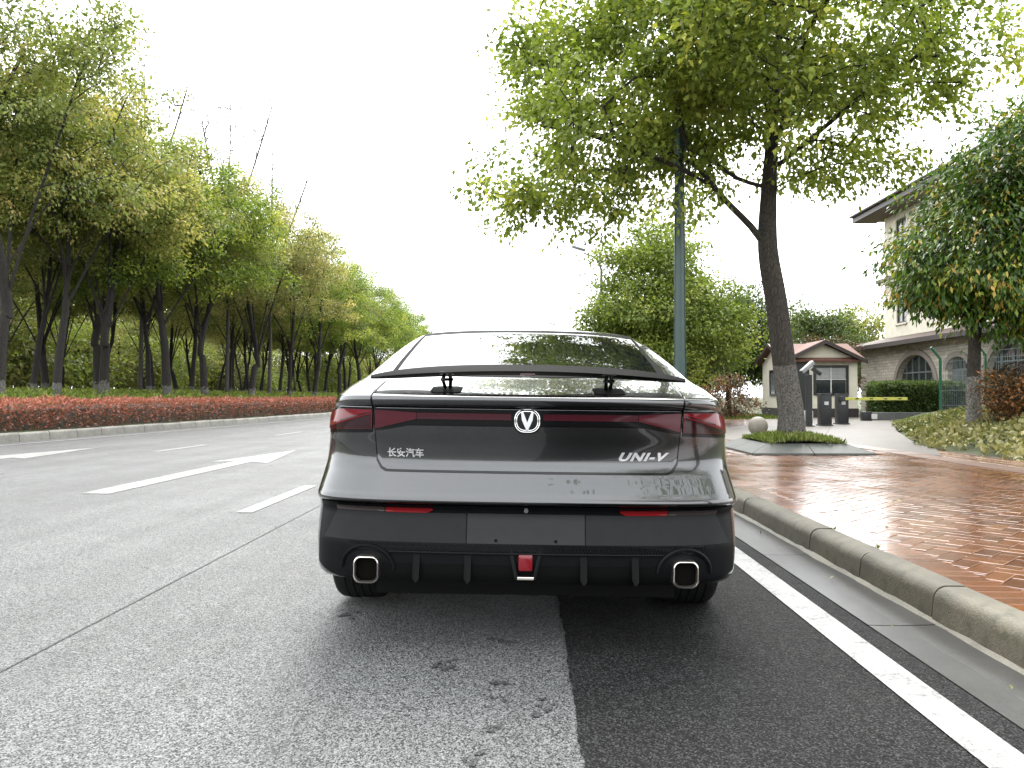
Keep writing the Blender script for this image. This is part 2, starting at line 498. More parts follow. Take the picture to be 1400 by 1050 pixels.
o = kerb_mesh('kerb_run', 110, 0.155, 0.165, M['kerb']); o.parent = right_kerb; o.location = (0, 3.46 + 0.745*49, 0)
o = kerb_mesh('kerb_run', 40, 0.155, 0.165, M['kerb']); o.parent = right_kerb; o.location = (0, 3.46 - 0.745*5 - 40, 0)
# mortar haunch at the kerb foot
hb = MB()
ys = np.arange(-1, 30, 0.12)
hv = []
for y in ys:
    e = 0.022 + 0.010 * math.sin(y * 5.1) * math.sin(y * 2.3) + random.uniform(-0.004, 0.004)
    hv += [(1.79 - e - 0.004, y, 0.010), (1.7925, y, 0.032 + random.uniform(-0.004, 0.004))]
hb.add(hv, [(2*i, 2*i+1, 2*i+3, 2*i+2) for i in range(len(ys)-1)])
o = hb.build('mortar_haunch', concrete('haunch_mortar', (0.24, 0.22, 0.165), 0.5, 0.5), None, True); o.parent = right_kerb; o.location = (-1.78, 0, 0)

gut = tag(empty('gutter', (0, 0, 0)), kind='structure')
gm = MB()
gm.prism([(1.482, 0.0015), (1.482, 0.006), (1.62, 0.004), (1.7905, 0.010), (1.7905, -0.02), (1.482, -0.02)], 'y', 0.004, 1.496)
gs = gm.build('gutter_slab', M['gutter'], gut)
for k in range(-3, 26):
    o = gs if k == -3 else link(gs.copy(), gut)
    o.location = (0, 1.5 * k + 0.4, random.uniform(-0.001, 0.002))
o = MB().box(1.482, 1.7905, 39.4, 150, -0.02, 0.005).build('gutter_run', M['gutter'], gut)
MB().box(1.482, 1.7905, -40, -4.1, -0.02, 0.005).build('gutter_run', M['gutter'], gut)

# left kerb
left_kerb = tag(empty('kerb', (0, 0, 0)), kind='structure')
kl = kerb_mesh('kerb_stone', 1.0, 0.16, 0.21, M['kerb_far'], 0.02, True)
kl.parent = left_kerb
for k in range(6, 70):
    o = kl if k == 6 else link(kl.copy(), left_kerb)
    x0, x1 = bend(-11.98, k), bend(-11.98, k + 1)
    o.location = (x0, k, random.uniform(-0.006, 0.006))
    o.rotation_euler = (0, 0, -math.atan2(x1 - x0, 1.0))
x0 = bend(-11.98, 80)
MB().box(x0 - 0.16, x0, 70, 150, -0.02, 0.21).build('kerb_run', M['kerb_far'], left_kerb)
MB().box(-12.14, -11.98, -60, 6, -0.02, 0.21).build('kerb_run', M['kerb_far'], left_kerb)

# left bank
def bank_z(x):
    k = [(-11.9, -0.02), (-12.1, 0.17), (-12.4, 0.22), (-13.6, 0.42), (-14.6, 0.72), (-16.5, 0.95), (-20, 1.05), (-40, 1.25), (-140, 1.6)]
    for (a, za), (b, zb) in zip(k, k[1:]):
        if x >= b: return za + (zb - za) * (a - x) / (a - b)
    return k[-1][1]
bx_ = [-12.13, -12.4, -13, -13.6, -14.2, -14.8, -16, -18, -22, -30, -45, -80, -140]
tag(strip('bank', bx_, [-60, -30, -10] + list(np.arange(0, 64, 2.0)) + list(range(66, 180, 10)),
          lambda x, y: bank_z(x) + (0.05 * math.sin(x * 2.1 + y * 0.9) if x < -14 else 0), M['terrain']), kind='structure')

# ---- right pavement: herringbone bricks, 45 degrees to the road
pave = tag(empty('pavement', (0, 0, 0)), kind='structure')
MB().box(1.93, 7.2, -3, 15.6, 0.02, 0.128).build('joint_bed', M['sand'], pave)
bl, bw, bh = 0.196, 0.096, 0.03
def brick_block(b=0.004):
    z0, z1 = 0.125, 0.15
    v = []
    for (ex, zz) in ((0, z0), (0, z1 - 0.003), (b, z1)):
        for sx, sy in ((-1, -1), (1, -1), (1, 1), (-1, 1)):
            v.append((sx * (bl/2 - ex), sy * (bw/2 - ex), zz))
    f = [(8, 9, 10, 11)]
    for r in (0, 4):
        for k in range(4): f.append((r + k, r + (k+1) % 4, r + 4 + (k+1) % 4, r + 4 + k))
    return v, f
BV, BF = brick_block()
cells = []
u = 0.1
for i in range(-240, 240):
    for j in range(-240, 240):
        m4 = (i - j) % 4
        if m4 == 0: cx, cy, rot = (i + 1) * u, (j + 0.5) * u, 0.0
        elif m4 == 3: cx, cy, rot = (i + 0.5) * u, (j + 1) * u, math.pi / 2
        else: continue
        x = (cx - cy) * math.sqrt(0.5); y = (cx + cy) * math.sqrt(0.5)
        X, Y = x + 3.9, y + 8.0
        if X < 2.03 or X > 5.62 or Y < 1.8 or Y > 15.4: continue
        if 3.25 < X < 5.25 and 11.3 < Y < 13.65: continue
        cells.append((X, Y, rot + math.pi / 4, -0.004 if (X < 2.2 or X > 5.45) else 0.0))
for Y in np.arange(1.8, 15.4, 0.1):       # soldier course along the kerb, and the band between band and planting
    cells.append((2.045, Y + 0.05, 0.0, 0.004))
    for X in (6.05, 6.25, 6.45): cells.append((X, Y + 0.05, 0.0, 0.0))
def vis_size(c):
    X, Y = c[:2]
    px = abs(X / Y) < 0.645
    return (-1e6 if not px else 0) - Y
cells.sort(key=vis_size, reverse=True)
near, rest = cells[:300], cells[300:]
bmesh_shared = None
for X, Y, r, dz in near:
    if bmesh_shared is None:
        o = pyobj('brick', BV, BF, M['brick'], pave); bmesh_shared = o
    else: o = link(bmesh_shared.copy(), pave)
    o.location = (X, Y, dz + random.uniform(-0.0015, 0.0015))
    o.rotation_euler = (random.gauss(0, 0.004), random.gauss(0, 0.004), r + random.gauss(0, 0.01))
nb = len(rest)
bv = np.array(BV)
allv = np.zeros((nb, len(BV), 3))
for k, (X, Y, r, dz) in enumerate(rest):
    r += random.gauss(0, 0.01)
    c, s = math.cos(r), math.sin(r)
    q = bv.copy()
    q[:, 2] += bv[:, 0] * random.gauss(0, 0.006) + bv[:, 1] * random.gauss(0, 0.008) + dz + random.uniform(-0.0015, 0.0015)
    allv[k, :, 0] = X + c * q[:, 0] - s * q[:, 1]
    allv[k, :, 1] = Y + s * q[:, 0] + c * q[:, 1]
    allv[k, :, 2] = q[:, 2]
faces = [tuple(i + 12 * k for i in f) for k in range(nb) for f in BF]
o = pyobj('brick_field', allv.reshape(-1, 3), faces, M['brick'], pave)
a = o.data.attributes.new('pc', 'FLOAT', 'POINT')
a.data.foreach_set('value', np.repeat(rng.random(nb), 12).astype(np.float32))
tag(o, kind='stuff')
# pale stone band: slabs set end to end
pb = None
for k, Y in enumerate(np.arange(1.5, 15.3, 0.3)):
    if pb is None:
        pb = MB().cbox(5.53, 5.90, 0.003, 0.297, 0.05, 0.155, 0.004).build('band_slab', M['pale_band'], pave); o = pb
    else: o = link(pb.copy(), pave)
    o.location = (0, Y, random.uniform(-0.002, 0.002))
# far and side stretches, where single bricks can no longer be told apart
flat('far_paving', [(1.93, 21.0), (9.0, 21.0), (9.5, 60), (5.6, 110), (1.93, 110)], 0.15, M['brick_far'], pave, False)
flat('rear_paving', [(1.93, -40), (7.2, -40), (7.2, 1.8), (1.93, 1.8)], 0.15, M['brick_far'], pave, False)
# driveway to the gate
tag(flat('driveway', [(1.90, 15.4), (5.5, 15.4), (5.52, 12.3), (5.95, 11.2), (6.6, 12.6), (7.4, 15.0), (9.2, 19.4), (12.5, 24.0), (16, 27.5), (14.5, 33.2), (11.5, 32.4), (9.0, 30), (7.2, 24.5), (5.2, 21.05), (1.90, 21.05)], 0.1545, M['drive'], None, False), kind='structure')
for p, q in (((1.95, 18.2), (6.9, 18.2)), ((5.6, 15.45), (5.6, 20.9)), ((7.0, 18.2), (10.6, 27.0)), ((8.2, 21.4), (9.8, 19.9)), ((9.9, 25.2), (13.2, 24.4))):
    dx, dy = q[0] - p[0], q[1] - p[1]; L_ = math.hypot(dx, dy); nx, ny = -dy / L_ * 0.012, dx / L_ * 0.012
    pyobj('driveway_joint', [(p[0]+nx, p[1]+ny, 0.157), (q[0]+nx, q[1]+ny, 0.157), (q[0]-nx, q[1]-ny, 0.157), (p[0]-nx, p[1]-ny, 0.157)], [(0, 1, 2, 3)], M['sand'], bpy.data.objects['driveway'])
# planted ground on the right
def mound_z(x, y):
    a = sm((x - 6.55 - max(0, (y - 13)) * 0.42) / 2.2)
    return 0.10 + 0.46 * a
xs = [6.4 + 0.35 * i for i in range(24)] + [16, 22, 40]
tag(strip('planted_ground', xs, [-40, 0, 4] + list(np.arange(6, 26, 0.5)) + [27, 29], mound_z, M['lawn'], bent=False), kind='structure')
tag(strip('forecourt', [7.0, 9.5, 14, 18, 24, 80], [21.0, 24, 29, 34, 45, 110], lambda x, y: 0.09 + 0.02 * sm((y - 29) / 4), M['lawn'], bent=False), kind='structure')

# ------------------------------------------------------------------ vegetation builders
def unit(a):
    return a / np.maximum(np.linalg.norm(a, axis=-1, keepdims=True), 1e-9)

def leaf_mesh(name, pos, out, size, aspect, mat, lc, droop=0.35, g=None, fold=0.18, parent=None, jitter=0.9):
    """pos (N,3) leaf bases, out (N,3) outward hint, size (N,), lc (N,) colour index"""
    g = g or rng
    n = len(pos)
    d = unit(out * 0.7 + g.normal(0, jitter * 0.6, (n, 3)) + np.array([0, 0, -droop]))
    up = unit(np.array([0, 0, 1.0]) + g.normal(0, 0.55, (n, 3)) + out * 0.35)
    side = unit(np.cross(d, up)); nor = np.cross(side, d)
    L = size[:, None]; W = L * aspect * 0.5
    b = pos; t = pos + d * L - nor * L * 0.08
    m = pos + d * L * 0.48
    l = m - side * W + nor * W * fold * 2; r = m + side * W + nor * W * fold * 2
    v = np.stack([b, r, t, l], 1).reshape(-1, 3).astype(np.float32)
    k = np.arange(n, dtype=np.int32)[:, None] * 4
    f = np.concatenate([k + np.array([[0, 1, 2]]), k + np.array([[0, 2, 3]])], 1).reshape(-1).astype(np.int32)
    me = bpy.data.meshes.new(name)
    me.vertices.add(n * 4); me.vertices.foreach_set('co', v.reshape(-1))
    me.loops.add(n * 6); me.loops.foreach_set('vertex_index', f)
    me.polygons.add(n * 2); me.polygons.foreach_set('loop_start', np.arange(0, n * 6, 3, dtype=np.int32))
    me.update(calc_edges=True)
    a = me.attributes.new('lc', 'FLOAT', 'POINT')
    a.data.foreach_set('value', np.repeat(np.clip(lc, 0, 1), 4).astype(np.float32))
    me.materials.append(mat)
    me.validate()
    return link(bpy.data.objects.new(name, me), parent)

def lobes_sample(lobes, n, g, shell=0.5, sub=5, subspread=0.42):
    if sub > 1:
        p, d = lobes_sample(lobes, max(1, n // sub), g, shell, 1)
        p = np.repeat(p, sub, 0) + g.normal(0, subspread, (len(p) * sub, 3)) * np.array([1, 1, 0.55])
        return p, np.repeat(d, sub, 0)
    """random points in a union of ellipsoids (cx,cy,cz,rx,ry,rz), biased outward"""
    vol = np.array([l[3] * l[4] * l[5] for l in lobes]) ** 0.75
    idx = g.choice(len(lobes), n, p=vol / vol.sum())
    L = np.array(lobes)[idx]
    d = unit(g.normal(0, 1, (n, 3)))
    r = g.random(n) ** (1 / (3.0 + 3 * shell))
    return L[:, :3] + d * L[:, 3:] * r[:, None], d

def grow(init, par, attr, g, step=0.45, wob=0.07, tip=0.006, expo=2.35, minz=None):
    cap = len(init) + len(attr) * 24 + 10
    P = np.zeros((cap, 3)); n = len(init); P[:n] = init; par = list(par)
    d0 = np.array([np.min(np.linalg.norm(P[:n] - a, axis=1)) for a in attr])
    tips = []
    for a in attr[np.argsort(d0)]:
        D = np.linalg.norm(P[:n] - a, axis=1)
        cost = D + 0.9 * np.maximum(0, P[:n, 2] - a[2] + 0.15)
        if minz is not None: cost = cost + (P[:n, 2] < minz) * 50
        i = int(np.argmin(cost)); L = D[i]
        k = max(1, min(20, int(math.ceil(L / step))))
        p0 = P[i].copy(); prev = i
        off = g.normal(0, wob * L, 3)
        for q in range(1, k + 1):
            t = q / k
            if n >= cap: break
            P[n] = p0 + (a - p0) * t + off * math.sin(math.pi * t) + np.array([0, 0, 0.10 * L * math.sin(math.pi * t)])
            par.append(prev); prev = n; n += 1
        tips.append(prev)
    P = P[:n]
    ch = np.zeros(n); isleaf = np.ones(n, bool)
    for j in range(n):
        if par[j] >= 0: isleaf[par[j]] = False
    acc = np.zeros(n)
    for j in range(n - 1, -1, -1):
        rj = max(acc[j], tip ** expo)
        acc[j] = rj
        if par[j] >= 0: acc[par[j]] += rj
    return P, par, acc ** (1 / expo)

def tubes(P, par, rad, k=6):
    v = []; f = []
    n = len(P)
    D = np.zeros((n, 3))
    for j in range(n):
        D[j] = P[j] - P[par[j]] if par[j] >= 0 else np.array([0, 0, 1.0])
    D = unit(D)
    def ring(c, d, r):
        ref = np.array([1.0, 0, 0]) if abs(d[0]) < 0.8 else np.array([0, 1.0, 0])
        a = ref - d * ref.dot(d); a /= np.linalg.norm(a); b = np.cross(d, a)
        s = len(v)
        for q in range(k):
            t = 2 * math.pi * q / k
            v.append(tuple(c + (a * math.cos(t) + b * math.sin(t)) * r))
        return s
    R0 = [ring(P[j], D[j], rad[j]) for j in range(n)]
    for j in range(n):
        i = par[j]
        if i < 0: continue
        s = R0[i] if (rad[j] > 0.62 * rad[i] and D[i].dot(D[j]) > 0.5) else ring(P[i], D[j], min(rad[j] * 1.25, rad[i]))
        e = R0[j]
        for q in range(k): f.append((s + q, s + (q+1) % k, e + (q+1) % k, e + q))
    return v, f

def poly_nodes(pts, n_sub, base_index, parent):
    """subdivide a polyline with Catmull-Rom; returns nodes and parents, first node attached to parent"""
    pts = [np.array(p, float) for p in pts]
    out = []
    for i in range(len(pts) - 1):
        p0 = pts[max(i-1, 0)]; p1 = pts[i]; p2 = pts[i+1]; p3 = pts[min(i+2, len(pts)-1)]
        for q in range(n_sub):
            t = q / n_sub
            out.append(0.5 * ((2*p1) + (-p0+p2)*t + (2*p0-5*p1+4*p2-p3)*t*t + (-p0+3*p1-3*p2+p3)*t**3))
    out.append(pts[-1])
    par = [parent] + [base_index + i for i in range(len(out) - 1)]
    return out, par

def make_tree(name, trunk_pts, trunk_r, limbs, lobes, n_clusters, leaves_per, leaf_size, aspect, leaf, bark, seed,
              spread=0.33, shell=0.5, tipr=0.006, droop=0.35, minz=None, gap=0.0, step=0.45, sides=6, leaf_name='crown', keep=None, jitter=0.9, new=0.0, subspread=0.42):
    g = np.random.default_rng(seed)
    nodes, par = poly_nodes(trunk_pts, 4, 0, -1)
    nt = len(nodes)
    for at, pts in limbs:
        best = int(np.argmin([np.linalg.norm(np.array(p) - np.array(pts[0])) for p in nodes]))
        nd, pr = poly_nodes(pts, 3, len(nodes), best)
        nodes += nd[1:]
        pr2 = [best] + [len(nodes) - len(nd) + 1 + i for i in range(len(nd) - 2)]
        par += pr2
    attr, _ = lobes_sample(lobes, n_clusters, g, shell, 5, subspread)
    if gap > 0:      # carve airy gaps
        ph = g.random(3) * 6
        nz = np.sin(attr[:, 0] * 1.9 + ph[0]) * np.sin(attr[:, 1] * 1.7 + ph[1]) * np.sin(attr[:, 2] * 2.3 + ph[2])
        attr = attr[nz > gap - 0.6]
    if minz: attr = attr[attr[:, 2] > minz]
    if keep is not None: attr = attr[keep(attr)]
    P, pr, rad = grow(np.array(nodes), par, attr, g, step, tip=tipr, minz=trunk_pts[0][2] + 1.0 if True else None)
    # trunk radius given explicitly
    for j in range(nt):
        t = j / max(1, nt - 1)
        rad[j] = max(rad[j] * 0.6, np.interp(t, np.linspace(0, 1, len(trunk_r)), trunk_r))
    order = range(len(P))
    for j in order:
        if pr[j] >= 0 and j >= nt: rad[j] = min(rad[j], rad[pr[j]] * 0.96)
    v, f = tubes(P, pr, rad, sides)
    root = empty(name, (0, 0, 0))
    pyobj('trunk', v, f, bark, root, True)
    if leaves_per:
        n = len(attr)
        cpos = np.repeat(attr, leaves_per, 0)
        off = g.normal(0, spread, cpos.shape) * np.array([1, 1, 0.72])
        pos = cpos + off
        cen = np.array(lobes)[:, :3].mean(0)
        out = unit(unit(off + 1e-6) * 0.6 + unit(pos - cen) * 0.6)
        cl = np.repeat(g.normal(0, 0.2, n), leaves_per)
        lc = 0.45 + cl + g.normal(0, 0.17, len(pos)) + new * np.repeat((g.random(n) < 0.3) * 0.4, leaves_per)
        size = leaf_size * g.uniform(0.65, 1.25, len(pos))
        leaf_mesh(leaf_name, pos, out, size, aspect, leaf, lc, droop, g, parent=root, jitter=jitter)
    return root

# ------------------------------------------------------------------ right-hand trees
# the big camphor in the tree pit, base at (4.15, 12.3)
TX, TY = 4.15, 12.3
hero = make_tree('camphor_tree', [(0, 0, 0.15), (0.02, 0, 0.7), (-0.08, 0, 1.5), (-0.20, 0.0, 2.5), (-0.33, 0, 3.35), (-0.30, 0.05, 4.2), (-0.22, 0.1, 5.2), (-0.15, 0.1, 6.4), (0.0, 0.1, 7.6)],
    [0.27, 0.215, 0.19, 0.178, 0.17, 0.15, 0.12, 0.09, 0.06, 0.04],
    [(0, [(-0.33, 0, 3.35), (-0.62, -0.05, 3.72), (-1.1, -0.1, 4.2), (-1.6, -0.2, 4.85), (-1.85, -0.3, 5.6), (-2.1, -0.3, 6.4)]),
     (0, [(-1.45, -0.17, 4.62), (-2.1, -0.1, 4.95), (-3.0, 0.1, 5.25), (-3.9, 0.3, 5.45)]),
     (0, [(-1.2, -0.12, 4.32), (-1.9, -0.5, 4.55), (-2.8, -0.9, 4.75), (-3.6, -1.2, 4.9)]),
     (0, [(-0.28, 0.05, 4.35), (-0.75, 0.2, 4.55), (-1.2, 0.5, 5.0), (-1.6, 1.0, 5.4)]),
     (0, [(-0.28, 0.05, 4.6), (0.35, -0.5, 5.1), (1.1, -1.1, 5.7), (1.9, -1.7, 6.1)]),
     (0, [(-0.22, 0.1, 5.2), (0.5, 0.6, 5.7), (1.4, 1.1, 6.2), (2.3, 1.4, 6.5)]),
     (0, [(-0.25, 0.0, 4.9), (-0.3, -1.0, 5.4), (-0.4, -2.0, 5.9), (-0.3, -3.0, 6.1)]),
     (0, [(-0.18, 0.1, 6.0), (-0.9, 0.3, 6.8), (-1.7, 0.3, 7.5)])],
    [(-3.2, 0.0, 5.3, 1.75, 1.9, 1.35), (-2.2, 0.2, 6.6, 2.0, 2.2, 1.6), (-0.6, 0.2, 7.6, 2.4, 2.4, 1.5), (1.2, 0.2, 6.6, 1.5, 1.9, 1.25),
     (0.0, -2.1, 6.1, 1.6, 1.4, 1.15), (1.5, -0.9, 6.1, 0.9, 1.3, 0.9), (-1.2, -2.2, 6.4, 1.6, 1.4, 1.2), (-0.5, 1.9, 5.6, 1.9, 1.4, 1.6), 
     (0.6, 0.4, 4.9, 0.9, 1.0, 0.7), (-2.9, 0.3, 4.35, 1.5, 1.2, 0.45)],
    760, 92, 0.11, 0.6, M['leaf_camphor'], M['bark_hero'], 11, spread=0.19, shell=0.55, tipr=0.0082, gap=0.2, sides=8, minz=3.5)
hero.location = (TX, TY, 0)
tag(hero, 'large camphor tree in the stone tree pit beside the green pole', 'tree', 'camphor trees along the right pavement')

street = make_tree('camphor_tree', [(0, 0, 0), (0.05, 0.02, 1.0), (0.0, 0.05, 2.0), (0.1, 0, 2.8), (0.05, 0, 4.0), (0.0, 0, 5.6)], [0.2, 0.16, 0.14, 0.12, 0.08, 0.04],
    [(0, [(0.1, 0, 2.6), (0.8, 0.3, 3.4), (1.5, 0.4, 4.2)]), (0, [(0.08, 0, 2.8), (-0.7, -0.3, 3.5), (-1.5, -0.4, 4.0)]), (0, [(0.06, 0, 3.2), (-0.2, -1.0, 4.0), (-0.2, -1.6, 4.6)]), (0, [(0.06, 0, 3.2), (0.2, 1.0, 4.0), (0.2, 1.6, 4.6)])],
    [(0, 0, 3.6, 2.35, 2.3, 1.5), (0.1, 0, 4.9, 1.7, 1.7, 1.25), (-1.1, -0.2, 2.7, 1.3, 1.5, 1.0), (1.2, 0.1, 2.8, 1.3, 1.5, 1.0), (-0.1, 0, 5.9, 0.8, 0.9, 0.7), (0, -1.0, 3.0, 1.4, 1.2, 1.2)],
    760, 66, 0.12, 0.6, M['leaf_camphor'], M['bark'], 23, spread=0.22, shell=0.6, minz=1.4, new=0.4)
street.location = (4.2, 24.8, 0.1)
tag(street, 'round yellow-green camphor tree behind the green pole, right of the car roof', 'tree', 'camphor trees along the right pavement')
t2 = copy_tree(street); t2.location = (5.9, 37.5, 0.1); t2.rotation_euler.z = 2.1; t2.scale = (0.9, 0.9, 0.85)
t2['label'] = 'camphor tree half hidden behind the round yellow-green one, further up the road'

# tree behind the photographer: reaches in at the top right and shows in the car's rear window
over = make_tree('camphor_tree', [(0, 0, 0.1), (0.05, 0, 1.2), (0, 0, 2.4), (0.05, 0.1, 3.4), (0, 0, 5.0), (0, 0, 7.0)], [0.22, 0.18, 0.16, 0.14, 0.1, 0.05],
    [(0, [(0.05, 0.1, 3.2), (-0.9, -0.2, 4.1), (-1.9, -0.4, 4.8)]), (0, [(0.03, 0.05, 3.4), (0.5, 1.4, 4.1), (0.9, 2.8, 4.5), (1.1, 3.9, 4.7)]), (0, [(0.05, 0.1, 3.3), (0.9, -0.5, 4.3), (1.6, -1.0, 5.0)]), (0, [(0, 0, 3.8), (-0.3, -1.6, 5.0), (-0.5, -2.6, 5.5)])],
    [(0, 0, 6.2, 3.0, 2.4, 1.6), (-1.6, -0.6, 5.2, 1.9, 1.9, 1.1), (1.0, 2.0, 5.4, 1.0, 1.2, 0.7), (0.3, -2.4, 5.6, 2.2, 1.8, 1.3), (1.8, -0.6, 5.3, 1.5, 1.6, 1.1), (1.15, 4.35, 4.3, 0.55, 0.5, 0.4)],
    330, 44, 0.105, 0.55, M['leaf_camphor'], M['bark'], 31, spread=0.3, shell=0.5)
over.location = (4.1, 0.9, 0.05)
tag(over, 'camphor tree beside the photographer whose leafy twigs hang in at the top right corner', 'tree', 'camphor trees along the right pavement')

# broad-leaved tree at the right edge
rt = make_tree('evergreen_tree', [(0, 0, 0.35), (-0.02, 0, 0.9), (0.0, 0, 1.6), (0.05, 0, 2.3), (0.25, 0, 3.2), (0.5, 0, 4.4), (0.8, 0, 5.6)], [0.18, 0.145, 0.135, 0.12, 0.09, 0.06, 0.03],
    [(0, [(0.05, 0, 2.2), (0.5, 0.1, 2.8), (1.1, 0.1, 3.4)]), (0, [(0.05, 0, 2.3), (-0.4, -0.2, 2.8), (-1.0, -0.3, 3.3)]), (0, [(0.1, 0, 2.6), (0.1, -0.7, 3.2), (0.2, -1.2, 3.8)]), (0, [(0.1, 0, 2.6), (0.3, 0.8, 3.3), (0.5, 1.2, 4.0)])],
    [(0.4, 0, 3.9, 1.5, 1.5, 1.2), (1.1, 0, 5.3, 1.3, 1.3, 1.2), (-0.3, -0.1, 3.6, 1.05, 1.1, 0.8), (1.7, -0.2, 3.6, 1.4, 1.5, 1.5), (-0.1, 0.1, 4.8, 0.85, 0.9, 0.7), (0.4, -0.6, 2.85, 1.2, 1.0, 0.55), (-0.95, -0.2, 3.1, 0.5, 0.6, 0.4), (2.0, 0, 5.9, 1.0, 1.2, 1.0), (1.5, -0.5, 2.7, 0.9, 0.9, 0.6)],
    900, 46, 0.15, 0.36, M['leaf_glossy'], M['bark_right'], 41, spread=0.2, shell=0.75, droop=0.75, tipr=0.007, minz=2.1, jitter=0.6, new=0.25, subspread=0.3)
rt.location = (8.88, 15.5, 0.15)
tag(rt, 'dense broad-leaved tree with whitewashed trunk at the right edge, new leaves turning yellow', 'tree')

# mid-distance trees behind the guardhouse
def bush_tree(name, lobes, h, r, n, per, size, asp, leaf, seed, **kw):
    return make_tree(name, [(0, 0, 0), (0.03, 0.02, h * 0.3), (0, 0, h * 0.6), (0.02, 0, h * 0.95)], [r, r * 0.8, r * 0.5, r * 0.25], [], lobes, n, per, size, asp, leaf, M['bark'], seed, **kw)
dk = bush_tree('dark_tree', [(0, 0, 3.3, 2.4, 2.2, 1.7), (-1.3, -0.4, 2.4, 1.6, 1.5, 1.2), (1.5, -0.2, 2.6, 1.5, 1.5, 1.2), (0.3, 0, 4.4, 1.5, 1.5, 1.0)], 4.6, 0.16, 520, 44, 0.17, 0.5, M['leaf_dark'], 51, spread=0.3, shell=0.7, minz=1.0)
dk.location = (10.6, 41.0, 0.1); dk.scale = (1.15, 1.15, 1.2)
tag(dk, 'dark green rounded tree behind the left end of the guardhouse', 'tree', 'trees behind the guardhouse')
d2 = copy_tree(dk); d2.location = (18.6, 49.0, 0.1); d2.rotation_euler.z = 1.9; d2.scale = (1.15, 1.15, 1.2); d2['label'] = 'dark green tree rising over the right half of the guardhouse roof'
d3 = copy_tree(dk); d3.location = (7.4, 38.0, 0.1); d3.rotation_euler.z = 4.0; d3.scale = (0.9, 0.9, 0.9); d3['label'] = 'smaller dark green tree between the round camphor and the guardhouse'
ye = bush_tree('pale_tree', [(0, 0, 4.2, 2.3, 2.2, 2.0), (0.4, 0, 5.9, 1.6, 1.6, 1.3), (-1.1, 0, 3.0, 1.5, 1.5, 1.3), (1.2, 0, 3.2, 1.5, 1.4, 1.3)], 6.4, 0.16, 460, 40, 0.2, 0.55, M['leaf_yellow'], 61, spread=0.36, shell=0.7, minz=1.0)
ye.location = (22.6, 54.0, 0.1)
tag(ye, 'pale yellow-green tree just left of the cream building', 'tree', 'trees behind the guardhouse')
y2 = copy_tree(ye); y2.location = (21.5, 66, 0.1); y2.rotation_euler.z = 2.0; y2.scale = (1.2, 1.2, 1.15); y2['label'] = 'hazy pale tree behind the yellow-green one beside the cream building'

def shrub(name, lobes, n, per, size, asp, leaf, seed, label, cat, loc, spread=0.14, group=None):
    o = make_tree(name, [(0, 0, 0), (0.02, 0, lobes[0][2] * 0.4), (0, 0.02, lobes[0][2])], [0.05, 0.04, 0.02], [], lobes, n, per, size, asp, leaf, M['bark'], seed, spread=spread, shell=0.9, droop=0.1, step=0.3, sides=5, leaf_name='foliage', subspread=0.12)
    for ch in o.children:
        if ch.name.startswith('trunk'): ch.name = 'stem'
    o.location = loc
    return tag(o, label, cat, group)
shrub('orange_shrub', [(0, 0, 0.62, 0.85, 0.8, 0.5), (0.5, 0, 0.8, 0.6, 0.6, 0.4), (-0.35, 0, 0.5, 0.5, 0.6, 0.38)], 190, 46, 0.075, 0.5, M['leaf_orange'], 71, 'clipped round shrub with orange-brown young leaves at the right edge', 'shrub', (8.98, 14.0, 0.5), 0.10)
shrub('pink_shrub', [(0, 0, 0.95, 0.95, 0.8, 0.75), (0.3, 0, 0.5, 0.9, 0.8, 0.5)], 120, 36, 0.10, 0.5, M['leaf_pink'], 73, 'bronze-pink shrub left of the guardhouse window wall', 'shrub', (8.1, 31.5, 0.1), 0.14, 'bronze shrubs by the guardhouse')
shrub('pink_shrub', [(0, 0, 0.8, 0.8, 0.8, 0.6), (0.3, 0, 0.5, 0.8, 0.8, 0.45)], 100, 36, 0.10, 0.5, M['leaf_pink'], 74, 'smaller bronze-pink shrub just right of the car roof corner', 'shrub', (6.6, 31.0, 0.1), 0.14, 'bronze shrubs by the guardhouse')
shrub('red_shrub', [(0, 0, 2.9, 2.0, 1.0, 0.85), (-1.2, 0, 2.6, 1.2, 1.0, 0.8), (1.3, 0, 2.5, 1.2, 1.0, 0.8), (0, 0, 1.4, 1.8, 1.0, 1.2)], 200, 36, 0.13, 0.5, M['leaf_pink'], 75, 'tall red-leaved shrub behind the guardhouse roof', 'shrub', (14.6, 38.5, 0.1), 0.2)

